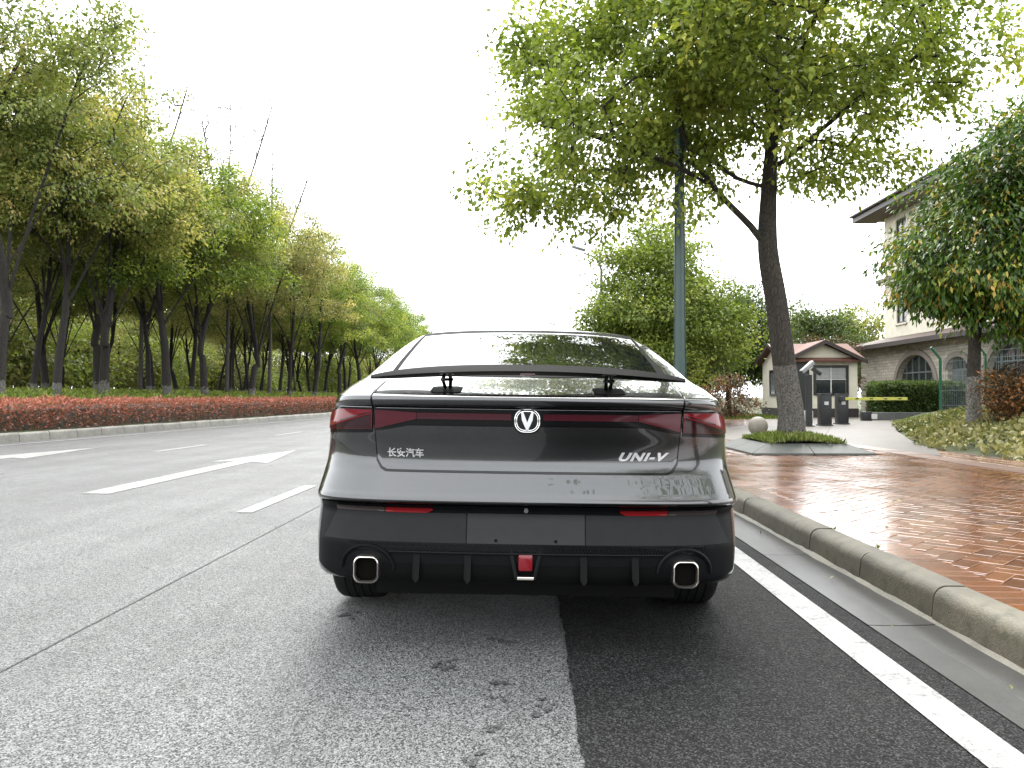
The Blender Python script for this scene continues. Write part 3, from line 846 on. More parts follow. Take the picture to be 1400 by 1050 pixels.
# ------------------------------------------------------------------ left-hand wood
def wood_tree(seed, leaf, h=11.0, fork=3.2, r=0.2, lean=0.0, dens=1.0, wide=1.0, mz=0.3):
    g = np.random.default_rng(seed)
    tr = [(0, 0, -0.1), (lean * 0.3, 0.02, fork * 0.4), (lean * 0.7, 0.0, fork * 0.8), (lean, 0.05, fork), (lean + g.normal(0, 0.3), g.normal(0, 0.3), h * 0.55), (lean + g.normal(0, 0.4), g.normal(0, 0.4), h * 0.8)]
    limbs = []; lobes = []
    nl = g.integers(4, 6)
    a0 = g.random() * 6
    for i in range(nl):
        a = a0 + i * 2 * math.pi / nl + g.normal(0, 0.25)
        R1 = wide * g.uniform(1.5, 2.4); zt = h * g.uniform(0.60, 0.74)
        z0 = fork * g.uniform(0.85, 1.35)
        x, y = math.cos(a), math.sin(a)
        limbs.append((0, [(lean, 0, z0), (lean + x * R1 * 0.35, y * R1 * 0.35, z0 + (zt - z0) * 0.38), (lean + x * R1 * 0.75, y * R1 * 0.75, z0 + (zt - z0) * 0.75), (lean + x * R1, y * R1, zt)]))
        lobes.append((lean + x * R1, y * R1, zt, 1.55 * wide, 1.55 * wide, h * 0.135))
        lobes.append((lean + x * R1 * 1.3, y * R1 * 1.3, zt - h * g.uniform(0.12, 0.22), 1.1 * wide, 1.1 * wide, h * 0.09))
    lobes.append((lean, 0, h * 0.8, 1.9 * wide, 1.9 * wide, h * 0.17))
    lobes.append((lean + g.normal(0, 0.6), g.normal(0, 0.6), h * 0.9, 1.2 * wide, 1.2 * wide, h * 0.10))
    return make_tree('wood_tree', tr, [r * 1.25, r, r * 0.92, r * 0.85, r * 0.5, r * 0.25], limbs, lobes, int(600 * dens), 74, 0.12, 0.6, leaf, M['bark_wood'], seed, spread=0.22, subspread=0.5, shell=0.7, tipr=0.0095, gap=0.12, step=0.6, minz=h * mz, new=0.35)
protos = [wood_tree(101, M['leaf_wood'], 11.2, 2.6, 0.17, 0.2, 0.9, mz=0.46), wood_tree(102, M['leaf_wood_green'], 11.6, 2.6, 0.15, 0.3, mz=0.30), wood_tree(103, M['leaf_wood_olive'], 10.6, 2.2, 0.155, -0.5, 0.8, mz=0.46),
          wood_tree(104, M['leaf_wood'], 11.0, 3.2, 0.125, 0.4, 0.75, mz=0.48), wood_tree(105, M['leaf_wood_green'], 10.4, 2.9, 0.16, -0.2, mz=0.34), wood_tree(106, M['leaf_wood_olive'], 11.8, 3.4, 0.115, 0.6, 0.7, mz=0.44)]
used = set()
def put_wood(k, X, Y, rz, s, label, zs=1.0):
    src = protos[k]
    if k in used: o = copy_tree(src)
    else: o = src; used.add(k)
    o.location = (bend(X, Y), Y, bank_z(X) - 0.05)
    o.rotation_euler = (0, 0, rz)
    o.scale = (s, s, s * zs * (0.93 if Y > 28 else 1.0))
    return tag(o, label, 'tree', 'trees of the wood along the left side of the road')
front = [  # kind, X, Y, rot, scale
    (0, -15.6, 21.0, 0.3, 1.12, 'nearest wood tree at the left edge, thick dark trunk forking low behind the red hedge'),
    (3, -16.1, 24.2, 1.3, 1.0, 'slim forked wood tree standing second from the left edge behind the hedge'),
    (2, -16.4, 27.2, 2.2, 1.08, 'olive-crowned wood tree with leaning forked trunk, third from the left edge'),
    (4, -15.9, 30.6, 0.9, 1.1, 'bright green wood tree whose crown bulges highest above the roadside'),
    (0, -16.0, 34.0, 3.1, 1.0, 'wood tree just right of the bulging bright green crown, whitewashed at the foot'),
    (2, -15.8, 38.5, 4.4, 1.05, 'olive wood tree with airy crown under the bare branches'),
    (5, -15.5, 43.5, 5.2, 1.0, 'tall slim olive wood tree half way along the hedge'),
    (1, -15.6, 49.0, 0.4, 1.0, 'bright green rounded wood tree right of the airy olive crowns'),
    (0, -15.4, 55.0, 2.0, 0.95, 'wood tree right of the bright green rounded crown, half way to the car'),
    (4, -15.5, 62.0, 1.2, 1.0, 'far green wood tree, fourth from the car roof'),
    (1, -15.4, 70.0, 2.6, 0.98, 'far green wood tree, third from the car roof'),
    (4, -15.4, 80.0, 3.9, 1.0, 'far green wood tree, second from the car roof'),
    (1, -15.4, 92.0, 5.0, 1.0, 'farthest green wood tree, touching the car roof line')]
for k, X, Y, rz, s, lab in front: put_wood(k, X, Y, rz, s, lab)
deep = 'slender whitewashed trunk standing deep in the wood behind the front row of trees'
gg = np.random.default_rng(5)
for row, (X, y0, dy, n) in enumerate(((-19.2, 23.5, 4.3, 14), (-23.5, 25.0, 4.8, 13), (-28.5, 27.0, 5.2, 12))):
    for i in range(n):
        put_wood(int(gg.choice([3, 5, 3, 5, 2]) if row else gg.choice([0, 2, 3, 5, 3])), X + gg.normal(0, 0.7), y0 + i * dy + gg.normal(0, 0.8), gg.random() * 6, 0.86 + 0.2 * gg.random(), deep)
for i in range(12):      # trees that close the road's far end
    put_wood(int(gg.choice([1, 4, 2])), -34 + 7.0 * i + gg.normal(0, 1.2), 172 + gg.normal(0, 5), gg.random() * 6, 0.9 + 0.15 * gg.random(), 'distant wood tree closing the far end of the road beyond the car')
# undergrowth at the back of the wood
und = []
for k, (leaf, sd) in enumerate(((M['leaf_thicket'], 201), (M['leaf_thicket'], 202), (M['leaf_cover'], 203))):
    o = make_tree('thicket_shrub', [(0, 0, 0), (0.05, 0, 1.2), (0, 0.05, 2.8)], [0.08, 0.06, 0.03], [], [(0, 0, 1.6, 2.2, 1.8, 1.5), (1.0, 0, 2.6, 1.4, 1.3, 1.3), (-1.2, 0, 2.0, 1.5, 1.3, 1.4), (0, 0, 0.7, 2.4, 1.5, 0.8)], 150, 34, 0.17, 0.5, leaf, M['bark'], sd, spread=0.32, shell=0.6, leaf_name='foliage')
    und.append(o)
ul = 'leafy yellow-green thicket shrub filling the back of the wood behind the trunks'
cnt = 0
for (X, y0, dy, n, s) in ((-36.0, 33.0, 4.2, 26, 1.7), (-44.0, 38.0, 5.0, 15, 2.5), (-25.0, 84.0, 4.2, 12, 1.5)):
    for i in range(n):
        k = cnt % 3
        o = und[k] if cnt < 3 else copy_tree(und[k])
        o.location = (bend(X, 40) + gg.normal(0, 0.9), y0 + i * dy + gg.normal(0, 0.6), bank_z(X) - 0.1)
        o.rotation_euler = (0, 0, gg.random() * 6); q = s * gg.uniform(0.85, 1.25); o.scale = (q, q, q)
        tag(o, ul, 'shrub', 'thicket at the back of the wood')
        cnt += 1
# leafless trees rising over the wood
def bare_tree(seed, h):
    g = np.random.default_rng(seed)
    return make_tree('bare_tree', [(0, 0, 0), (0.05, 0, h*0.25), (-0.05, 0.05, h*0.5), (0.1, 0, h*0.75), (0.1, 0, h*0.97)], [0.12, 0.09, 0.055, 0.028, 0.012],
        [(0, [(0, 0, h*0.45), (0.9, 0, h*0.62), (1.7, 0.1, h*0.78), (2.3, 0.1, h*0.9)]), (0, [(0, 0, h*0.5), (-0.8, 0.1, h*0.66), (-1.4, 0.1, h*0.84)])],
        [(0.1, 0, h*0.85, 1.5, 1.4, h*0.13), (1.7, 0, h*0.85, 1.3, 1.1, h*0.10), (-1.2, 0, h*0.8, 1.0, 1.0, h*0.12)], 230, 0, 0.1, 0.5, M['leaf_wood'], M['bark_bare'], seed, tipr=0.0135, step=0.4, sides=4, subspread=0.7)
b1 = bare_tree(301, 17.0); b1.location = (-15.4, 39.0, 0.9); tag(b1, 'tall leafless tree with upright twigs rising above the wood', 'tree', 'bare trees in the wood')
b2 = bare_tree(302, 17.2); b2.location = (-18.6, 36.5, 1.0); tag(b2, 'leafless tree whose fine twigs show left of the upright bare one', 'tree', 'bare trees in the wood')
b3 = bare_tree(303, 14.6); b3.location = (-14.4, 42.5, 0.9); b3.rotation_euler.z = 0.5; tag(b3, 'lower leafless tree with branch sweeping right over the olive crowns', 'tree', 'bare trees in the wood')

# ------------------------------------------------------------------ red hedge, ground cover, green hedge, planting
def box_leaves(name, n, fn, size, aspect, mat, droop, lcf, out, parent=None, jitter=0.9):
    g = np.random.default_rng(abs(hash(name)) % 1000 + 1 if False else len(name) * 13)
    pos, o, sc, lc = fn(g, n)
    return leaf_mesh(name, pos, o, size * sc, aspect, mat, lc, droop, g, parent=parent, jitter=jitter)

hedge = empty('red_hedge', (-12.9, 20, 0.2))
tag(hedge, 'long low hedge of red-leaved shrubs along the left kerb', 'hedge')
def red_fn(g, n):
    # denser near the camera
    Y = 8 + (g.random(n) ** 1.8) * 112
    face = g.random(n)
    X = np.where(face < 0.55, g.uniform(-13.95, -12.3, n), np.where(face < 0.95, -12.28 + g.normal(0, 0.05, n), g.uniform(-13.9, -12.3, n)))
    top = 0.86 + 0.035 * np.sin(Y * 1.7) + 0.03 * np.sin(Y * 4.3 + X * 3) + g.normal(0, 0.035, n)
    Z = np.where(face < 0.55, top, 0.2 + (top - 0.2) * g.random(n) ** 0.75)
    X = X - np.where(face >= 0.55, 0.10 * ((Z - 0.5) / 0.4) ** 2 * (Z > 0.5), 0)
    Xb = np.array([bend(x, y) for x, y in zip(X, Y)])
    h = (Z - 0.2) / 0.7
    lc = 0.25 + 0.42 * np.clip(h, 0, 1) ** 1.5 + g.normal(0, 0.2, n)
    out = np.stack([np.where(face < 0.55, 0, 0.8), np.zeros(n), np.where(face < 0.55, 0.9, 0.3)], 1)
    sc = g.uniform(0.7, 1.3, n) * (1 + np.clip(Y - 25, 0, 80) / 60)
    return np.stack([Xb + 12.9, Y - 20, Z - 0.2], 1), out, sc, lc
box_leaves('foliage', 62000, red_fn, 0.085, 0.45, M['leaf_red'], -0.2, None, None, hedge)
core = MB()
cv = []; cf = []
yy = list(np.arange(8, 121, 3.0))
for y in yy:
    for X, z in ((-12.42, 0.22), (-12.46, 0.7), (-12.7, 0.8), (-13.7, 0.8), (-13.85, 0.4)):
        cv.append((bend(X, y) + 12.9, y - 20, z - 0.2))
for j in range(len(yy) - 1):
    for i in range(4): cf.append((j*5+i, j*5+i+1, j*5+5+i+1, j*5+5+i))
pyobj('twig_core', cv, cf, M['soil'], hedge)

def cover_fn(g, n):
    Y = 12 + (g.random(n) ** 1.6) * 105
    X = -13.7 - (g.random(n) ** 1.3) * 6.5
    Z = np.array([bank_z(x) for x in X]) + 0.04 + g.random(n) * 0.2
    Xb = np.array([bend(x, y) for x, y in zip(X, Y)])
    return np.stack([Xb, Y, Z], 1), np.tile([0.2, 0, 0.8], (n, 1)), g.uniform(0.7, 1.4, n) * (1 + np.clip(Y - 25, 0, 80) / 60), 0.55 + g.normal(0, 0.22, n)
tag(box_leaves('ground_cover', 30000, cover_fn, 0.13, 0.55, M['leaf_cover'], -0.2, None, None), 'bright green ground cover on the bank behind the red hedge', 'ground cover', kind='stuff')

gh = empty('green_hedge', (14.9, 30.0, 0.3))
tag(gh, 'clipped dark green hedge in front of the arched window', 'hedge')
def gh_fn(g, n):
    face = g.random(n)
    X = np.where(face < 0.2, -1.55 + g.normal(0, 0.04, n), g.uniform(-1.55, 1.6, n)); Y = np.where(face < 0.2, g.uniform(-0.6, 0.6, n), np.where(face < 0.7, -0.6 + g.normal(0, 0.05, n), g.uniform(-0.6, 0.6, n)))
    Z = np.where(face < 0.7, g.random(n) * 1.2, 1.2 + g.normal(0, 0.04, n))
    return np.stack([X, Y, Z], 1), np.stack([np.zeros(n), -np.where(face < 0.7, 0.8, 0), np.where(face < 0.7, 0.2, 0.9)], 1), g.uniform(0.7, 1.3, n), 0.4 + 0.2 * Z / 1.2 + g.normal(0, 0.2, n)
box_leaves('hedge_leaves', 9000, gh_fn, 0.11, 0.5, M['leaf_hedge'], 0.0, None, None, gh)
MB().box(-1.45, 1.5, -0.5, 0.5, 0.0, 1.12).build('twig_core', M['soil'], gh)

def ivy_fn(g, n):
    X = 6.5 + (g.random(n)) * 7.0; Y = 9.0 + g.random(n) * 14
    ok = (X > 6.75 + np.clip(Y - 13, 0, 20) * 0.42 + 0.18 * np.sin(Y * 2.2) + 0.12 * np.sin(Y * 5.7 + 1)) & (X < 13.5)
    X = X[ok]; Y = Y[ok]; m = len(X)
    Z = np.array([mound_z(x, y) for x, y in zip(X, Y)]) + 0.02 + g.random(m) * 0.10
    far = np.clip((Y - 15) / 5, 0, 1)
    pat = 0.5 + 0.5 * np.sin(X * 0.9 + 2) * np.sin(Y * 0.7)
    lc = 0.42 + 0.25 * pat - 0.15 * far + g.normal(0, 0.22, m)
    return np.stack([X, Y, Z], 1), np.tile([0.0, -0.3, 0.6], (m, 1)), g.uniform(0.6, 1.3, m), lc
tag(box_leaves('leafy_ground_cover', 26000, ivy_fn, 0.10, 0.75, M['leaf_ivy'], -0.1, None, None), 'pale yellow-green leafy cover under the whitewashed tree on the right', 'ground cover', kind='stuff')

def blades(name, P, hgt, width, mat, lc, lean=0.4, parent=None, seed=3):
    g = np.random.default_rng(seed)
    n = len(P)
    o = np.stack([g.normal(0, lean, n), g.normal(0, lean, n), np.ones(n)], 1)
    return leaf_mesh(name, P, o, hgt * g.uniform(0.5, 1.3, n), width, mat, lc, -0.6, g, parent=parent, jitter=0.35)
# lawn by the driveway
g = np.random.default_rng(77)
n = 9000
Y = 15 + g.random(n) * 12; X = 7.2 + g.random(n) * 6
ok = (X > 7.0 + (Y - 14) * 0.42 + 0.1) & (Y > 17.2)
X, Y = X[ok], Y[ok]
Z = np.array([mound_z(x, y) for x, y in zip(X, Y)])
tag(blades('lawn_grass', np.stack([X, Y, Z], 1), 0.12, 0.16, M['grass'], 0.6 + g.normal(0, 0.2, len(X))), 'short lawn grass beside the driveway to the gate', 'grass', kind='stuff')
n = 7000
X = 4.5 + g.random(n) * 6.3; Y = 26.5 + g.random(n) * 9
n = len(X)
tag(blades('forecourt_grass', np.stack([X, Y + 3, np.full(n, 0.1)], 1), 0.16, 0.16, M['grass'], 0.35 + g.normal(0, 0.2, n), seed=4), 'grass under the trees beyond the driveway, left of the guardhouse', 'grass', kind='stuff')

# ------------------------------------------------------------------ tree pit, stone ball
PX0, PX1, PY0, PY1 = 3.28, 5.08, 11.35, 13.5
pit = empty('tree_pit', (TX, TY, 0.15))
tag(pit, 'square tree pit edged with sloping grey stone slabs round the camphor trunk', 'tree pit')
def pit_slab(p, q, pi, qi):
    """sloped slab between outer edge p-q and inner edge pi-qi"""
    zo, zi = 0.03, 0.155
    a = [(p[0], p[1], 0), (q[0], q[1], 0), (qi[0], qi[1], 0), (pi[0], pi[1], 0), (p[0], p[1], zo), (q[0], q[1], zo), (qi[0], qi[1], zi), (pi[0], pi[1], zi)]
    b = MB().add([(x - TX, y - TY, z) for x, y, z in a], [(3,2,1,0),(4,5,6,7),(0,1,5,4),(1,2,6,5),(2,3,7,6),(3,0,4,7)])
    return b.build('stone_slab', M['slab'], pit)
e = 0.32
ci = [(PX0 + e, PY0 + e), (PX1 - e, PY0 + e), (PX1 - e, PY1 - e), (PX0 + e, PY1 - e)]
co_ = [(PX0, PY0), (PX1, PY0), (PX1, PY1), (PX0, PY1)]
def lerp(a, b, t): return (a[0] + (b[0] - a[0]) * t, a[1] + (b[1] - a[1]) * t)
for k in range(4):
    o0, o1, i0, i1 = co_[k], co_[(k+1) % 4], ci[k], ci[(k+1) % 4]
    for t0, t1 in ((0.003, 0.497), (0.503, 0.997)):
        pit_slab(lerp(o0, o1, t0), lerp(o0, o1, t1), lerp(i0, i1, t0), lerp(i0, i1, t1))
v = []; f = []
NN = 13
for j in range(NN):
    for i in range(NN):
        x = PX0 + e + 0.004 + (PX1 - PX0 - 2*e - 0.008) * i / (NN-1); y = PY0 + e + 0.004 + (PY1 - PY0 - 2*e - 0.008) * j / (NN-1)
        dd = math.hypot((x - TX) / 0.6, (y - TY) / 0.8)
        v.append((x - TX, y - TY, 0.12 + 0.15 * math.exp(-dd * dd) + random.uniform(-0.01, 0.01)))
for j in range(NN-1):
    for i in range(NN-1): f.append((j*NN+i, j*NN+i+1, (j+1)*NN+i+1, (j+1)*NN+i))
pyobj('soil', v, f, M['soil'], pit, True)
n = 4200
gx = PX0 + e + g.random(n) * (PX1 - PX0 - 2*e); gy = PY0 + e - 0.03 + g.random(n) * (PY1 - PY0 - 2*e)
dd = np.hypot((gx - TX) / 0.6, (gy - TY) / 0.8)
gz = 0.255 + 0.15 * np.exp(-dd * dd)
tag(blades('pit_grass', np.stack([gx, gy, gz], 1), 0.095, 0.24, M['grass'], 0.45 + g.normal(0, 0.25, n), 1.1, seed=9), 'tufts of grass and weeds filling the stone tree pit', 'grass', kind='stuff')

bm = bmesh.new(); bmesh.ops.create_uvsphere(bm, u_segments=32, v_segments=20, radius=0.215)
for q in bm.verts:
    if q.co.z < -0.2: q.co.z = -0.2
me = bpy.data.meshes.new('stone_ball'); bm.to_mesh(me); bm.free()
me.materials.append(M['ball']); me.polygons.foreach_set('use_smooth', [True] * len(me.polygons))
ball = link(bpy.data.objects.new('stone_ball', me)); ball.location = (5.13, 17.3, 0.354)
tag(ball, 'grey stone ball bollard on the driveway edge, left of the camphor trunk', 'bollard')

# ------------------------------------------------------------------ poles and lamps
M['green_metal'] = simple('green_enamel', (0.015, 0.055, 0.047), 0.38, 0.0, 0.5, 0.15, 6)
M['grey_metal'] = simple('grey_metal', (0.16, 0.17, 0.17), 0.45, 0.6, 0.5, 0.2, 5)
M['lamp_glass'] = simple('lamp_glass', (0.5, 0.5, 0.48), 0.2, 0, 0.5, 0.05)
pole = empty('street_pole', (2.42, 12.3, 0.15))
tag(pole, 'tall dark green metal lamp pole on the pavement behind the car', 'lamp pole')
MB().tube([(0, 0, 0), (0, 0, 1.42)], [0.105, 0.099], 20).build('lower_shaft', M['green_metal'], pole, True)
MB().tube([(0, 0, 1.425), (0, 0, 5.0), (0, 0, 8.6)], [0.096, 0.076, 0.055], 20).build('upper_shaft', M['green_metal'], pole, True)
MB().tube([(0, 0, 1.395), (0, 0, 1.44)], [0.103, 0.103], 20).build('collar', M['green_metal'], pole, True)
MB().cbox(-0.2, 0.2, -0.2, 0.2, 0, 0.03, 0.006).build('base_plate', M['green_metal'], pole)
MB().tube([(0, 0, 8.5), (-0.3, 0, 8.95), (-0.9, 0, 9.15), (-1.7, 0, 9.25)], [0.045, 0.04, 0.035, 0.03], 10).build('arm', M['green_metal'], pole, True)
MB().cbox(-2.3, -1.65, -0.13, 0.13, 9.2, 9.32, 0.04).build('lamp_head', M['grey_metal'], pole, True)
def street_lamp(X, Y, label):
    o = empty('street_lamp', (X, Y, 0.15))
    MB().tube([(0, 0, 0), (0, 0, 5.1)], [0.07, 0.045], 12).build('pole', M['grey_metal'], o, True)
    MB().tube([(0, 0, 5.05), (-0.08, 0, 5.35), (-0.25, 0, 5.5), (-0.6, 0, 5.64)], [0.04, 0.034, 0.03, 0.028], 10).build('arm', M['grey_metal'], o, True)
    h = MB().cbox(-1.02, -0.55, -0.11, 0.11, -0.035, 0.035, 0.025).build('lamp_head', M['grey_metal'], o, True)
    h.location = (0, 0, 5.56); h.rotation_euler = (0, R(17), 0)
    MB().cbox(-0.97, -0.62, -0.085, 0.085, -0.044, -0.034, 0.004).build('lens', M['lamp_glass'], h, True)
    return tag(o, label, 'street lamp', 'street lamps along the right pavement')
street_lamp(2.43, 25.5, 'nearer street lamp whose head reaches out left of the yellow-green tree')
street_lamp(2.43, 52.0, 'far small street lamp just above the car roof')

# ------------------------------------------------------------------ guardhouse
M['render'] = simple('cream_render', (0.86, 0.81, 0.66), 0.8, var=0.08, scale=2.5, bump=0.1, bscale=80)
M['dark_frame'] = simple('dark_frame', (0.018, 0.022, 0.02), 0.4)
M['plinth'] = simple('plinth_stone', (0.045, 0.035, 0.035), 0.6, var=0.3)
M['roof'] = simple('brown_shingle', (0.10, 0.062, 0.045), 0.7, var=0.3, scale=25, bump=0.4)
M['roof_red'] = simple('redbrown_shingle', (0.19, 0.085, 0.06), 0.7, var=0.3, scale=25, bump=0.4)
M['fascia'] = simple('brown_fascia', (0.045, 0.030, 0.026), 0.5)
M['white'] = simple('white_paint', (0.75, 0.75, 0.73), 0.5, var=0.06)
def glass_mat(name, base, rough=0.06):
    t = NT(name); t.K = 0.6
    t.set(base=t.ramp(t.noise(1.3, 3), [(0.3, tuple(c*0.7 for c in base)), (0.7, tuple(c*1.3 for c in base))]), rough=rough, spec=0.8)
    return t.m
M['pane'] = glass_mat('window_glass', (0.035, 0.042, 0.045))
M['pane_pale'] = glass_mat('curtained_glass', (0.16, 0.18, 0.18), 0.12)
GX0, GX1, GY0, GY1 = 11.05, 14.0, 33.0, 36.5
gd = empty('guardhouse', (GX0, GY0, 0.1))
tag(gd, 'small cream gatehouse with brown gabled roof and dark framed windows', 'guardhouse')
W_, D_ = GX1 - GX0, GY1 - GY0
EZ = 2.5
apexz = 3.22
b = MB()
b.prism([(0, 0.42), (W_, 0.42), (W_, EZ), (W_/2, apexz - 0.05), (0, EZ)], 'y', 0.0, 0.14)        # front gable wall
b.build('wall', M['render'], gd)
MB().prism([(0, 0.42), (W_, 0.42), (W_, EZ), (0, EZ)], 'y', D_ - 0.14, D_).build('wall', M['render'], gd)
MB().prism([(0.143, 0.42), (D_ - 0.143, 0.42), (D_ - 0.143, EZ), (D_/2, apexz - 0.03), (0.143, EZ)], 'x', 0, 0.14).build('wall', M['render'], gd)
MB().prism([(0.143, 0.42), (D_ - 0.143, 0.42), (D_ - 0.143, EZ), (D_/2, apexz - 0.03), (0.143, EZ)], 'x', W_ - 0.14, W_).build('wall', M['render'], gd)
MB().box(-0.03, W_ + 0.03, -0.03, D_ + 0.03, 0.0, 0.42).build('plinth', M['plinth'], gd)
def roof_plane(a, bq, c, d, th=0.08, name='roof_slope'):
    v = [Vector(x) for x in (a, bq, c, d)]
    nn = (v[1] - v[0]).cross(v[3] - v[0]).normalized()
    if nn.z < 0: nn = -nn
    q = v + [x + nn * th for x in v]
    return MB().add(q, [(3,2,1,0),(4,5,6,7),(0,1,5,4),(1,2,6,5),(2,3,7,6),(3,0,4,7)]).build(name, M['roof_red'], gd)
oh = 0.28
sl = (apexz - EZ) / (D_ / 2)
roof_plane((-oh, -oh, EZ - oh*sl), (W_+oh, -oh, EZ - oh*sl), (W_+oh, D_/2, apexz), (-oh, D_/2, apexz))
roof_plane((-oh, D_+oh, EZ - oh*sl), (W_+oh, D_+oh, EZ - oh*sl), (W_+oh, D_/2+0.002, apexz), (-oh, D_/2+0.002, apexz))
sl2 = (apexz - EZ) / (W_ / 2)
roof_plane((-oh, -oh-0.06, EZ - oh*sl2 + 0.03), (W_/2, -oh-0.06, apexz + 0.03), (W_/2, D_/2, apexz + 0.03), (-oh, 0.0, EZ - oh*sl2 + 0.03))
roof_plane((W_+oh, -oh-0.06, EZ - oh*sl2 + 0.03), (W_/2+0.002, -oh-0.06, apexz + 0.03), (W_/2+0.002, D_/2, apexz + 0.03), (W_+oh, 0.0, EZ - oh*sl2 + 0.03))
for s in (-1, 1):
    p0 = (W_/2 + s*(W_/2 + oh), -oh - 0.09, EZ - oh*sl2); p1 = (W_/2, -oh - 0.09, apexz)
    MB().prism([(p0[0], p0[2] - 0.06), (p1[0] + s*0.001, p1[2] - 0.06), (p1[0] + s*0.001, p1[2] + 0.10), (p0[0], p0[2] + 0.10)], 'y', -oh - 0.12, -oh - 0.062).build('bargeboard', M['fascia'], gd)
    MB().prism([(D_/2 + s*(D_/2 + oh), EZ - oh*sl - 0.06), (D_/2 + s*0.001, apexz - 0.06), (D_/2 + s*0.001, apexz + 0.09), (D_/2 + s*(D_/2 + oh), EZ - oh*sl + 0.09)], 'x', -oh - 0.04, -oh - 0.002).build('bargeboard', M['fascia'], gd)
def window_xz(parent, x0, x1, z0, z1, y, fr=0.09, cols=2, pane=None, blind=None, frame=None, name='window'):
    fb = MB()
    fb.box(x0, x1, y - 0.05, y + 0.03, z0, z0 + fr); fb.box(x0, x1, y - 0.05, y + 0.03, z1 - fr, z1)
    fb.box(x0, x0 + fr, y - 0.047, y + 0.03, z0 + fr, z1 - fr); fb.box(x1 - fr, x1, y - 0.047, y + 0.03, z0 + fr, z1 - fr)
    w = fb.build(name, frame or M['dark_frame'], parent)
    step = (x1 - x0 - 2*fr) / cols
    for k in range(cols):
        MB().box(x0 + fr + k*step + 0.02, x0 + fr + (k+1)*step - 0.02, y - 0.012, y - 0.004, z0 + fr, z1 - fr).build('pane', pane or M['pane'], w)
    for k in range(1, cols): MB().box(x0 + fr + k*step - 0.022, x0 + fr + k*step + 0.022, y - 0.035, y - 0.012, z0 + fr + 0.001, z1 - fr - 0.001).build('mullion', M['white'], w)
    return w
wv = window_xz(gd, 1.08, 2.56, 0.98, 2.26, -0.01, 0.10)
for k in range(2): MB().box(1.21 + k*0.65, 1.78 + k*0.65, -0.0265, -0.0235, 1.68, 2.15).build('blind', simple('blind_fabric', (0.36, 0.37, 0.36), 0.7), wv)
MB().box(1.185, 2.455, -0.03, -0.024, 1.64, 1.67).build('transom', M['white'], wv)
db = MB().box(0.16, 0.88, -0.03, 0.0, 0.42, 2.42).build('door', M['dark_frame'], gd)
MB().box(0.76, 0.80, -0.07, -0.03, 1.25, 1.4).build('handle', M['grey_metal'], db)
# side window on the left wall
sw = MB()
sw.box(-0.05, 0.0, 0.75, 2.35, 0.95, 1.04); sw.box(-0.05, 0.0, 0.75, 2.35, 2.02, 2.12); sw.box(-0.048, 0.0, 0.75, 0.84, 1.04, 2.02); sw.box(-0.048, 0.0, 2.26, 2.35, 1.04, 2.02); sw.box(-0.046, 0, 1.5, 1.58, 1.04, 2.02)
sw = sw.build('window', M['dark_frame'], gd)
for y0_, y1_ in ((0.84, 1.5), (1.58, 2.26)): MB().box(-0.02, -0.008, y0_, y1_, 1.04, 2.02).build('pane', M['pane_pale'], sw)

# ------------------------------------------------------------------ gate equipment
M['cabinet'] = simple('dark_cabinet', (0.022, 0.022, 0.026), 0.45, var=0.3)
M['yellow'] = simple('boom_yellow', (0.62, 0.60, 0.10), 0.4)
def cabinet(X, Y, label, h=0.92, w=0.33):
    o = empty('barrier_cabinet', (X, Y, 0.15))
    MB().cbox(-w/2, w/2, -0.15, 0.15, 0.03, h, 0.025).build('housing', M['cabinet'], o, True)
    MB().cbox(-w/2 - 0.03, w/2 + 0.03, -0.18, 0.18, 0, 0.04, 0.008).build('base', M['cabinet'], o)
    MB().cbox(-w/2 - 0.006, w/2 + 0.006, -0.156, 0.156, h, h + 0.03, 0.008).build('lid', M['cabinet'], o)
    MB().cbox(-0.06, 0.06, -0.158, -0.15, h - 0.3, h - 0.2, 0.003).build('badge', M['white'], o)
    return tag(o, label, 'barrier cabinet', 'dark cabinets of the gate barrier')
cabinet(8.82, 23.1, 'dark barrier cabinet nearer the camphor trunk, left of its twin')
c2 = cabinet(9.85, 24.4, 'dark barrier cabinet that carries the yellow boom')
bo = empty('barrier_boom', (9.85, 24.2, 0.95))
tag(bo, 'yellow barrier boom with dark marks reaching across the gate', 'barrier boom')
MB().cbox(0.0, 1.95, -0.02, 0.02, -0.045, 0.045, 0.006).build('arm', M['yellow'], bo)
for k in range(4): MB().box(0.34 + 0.44*k, 0.44 + 0.44*k, -0.024, -0.0205, -0.018, 0.018).build('reflector', M['cabinet'], bo)
MB().cbox(-0.14, 0.02, -0.05, 0.05, -0.07, 0.07, 0.01).build('clamp', M['cabinet'], bo)
cp = empty('camera_post', (8.14, 22.5, 0.15))
tag(cp, 'dark post with a tilted surveillance camera beside the camphor trunk', 'camera post')
MB().cbox(-0.085, 0.085, -0.06, 0.06, 0, 1.5, 0.012).build('post', M['cabinet'], cp)
MB().cbox(-0.14, 0.14, -0.12, 0.12, 0, 0.03, 0.006).build('base_plate', M['cabinet'], cp)
MB().tube([(0, 0, 1.5), (0, 0, 1.62), (-0.05, -0.05, 1.68)], 0.022, 8).build('bracket', M['cabinet'], cp, True)
hd = MB().cbox(-0.24, 0.24, -0.07, 0.07, -0.06, 0.06, 0.02).build('camera_head', simple('camera_grey', (0.4, 0.41, 0.42), 0.4), cp, True)
hd.location = (-0.06, -0.06, 1.72); hd.rotation_euler = (0, R(-38), R(15))
MB().tube([(-0.25, 0, 0), (-0.235, 0, 0)], 0.045, 16).build('lens', M['cabinet'], hd, True)
hd2 = MB().cbox(-0.16, 0.16, -0.06, 0.06, -0.05, 0.05, 0.015).build('flash_lamp', M['cabinet'], cp, True)
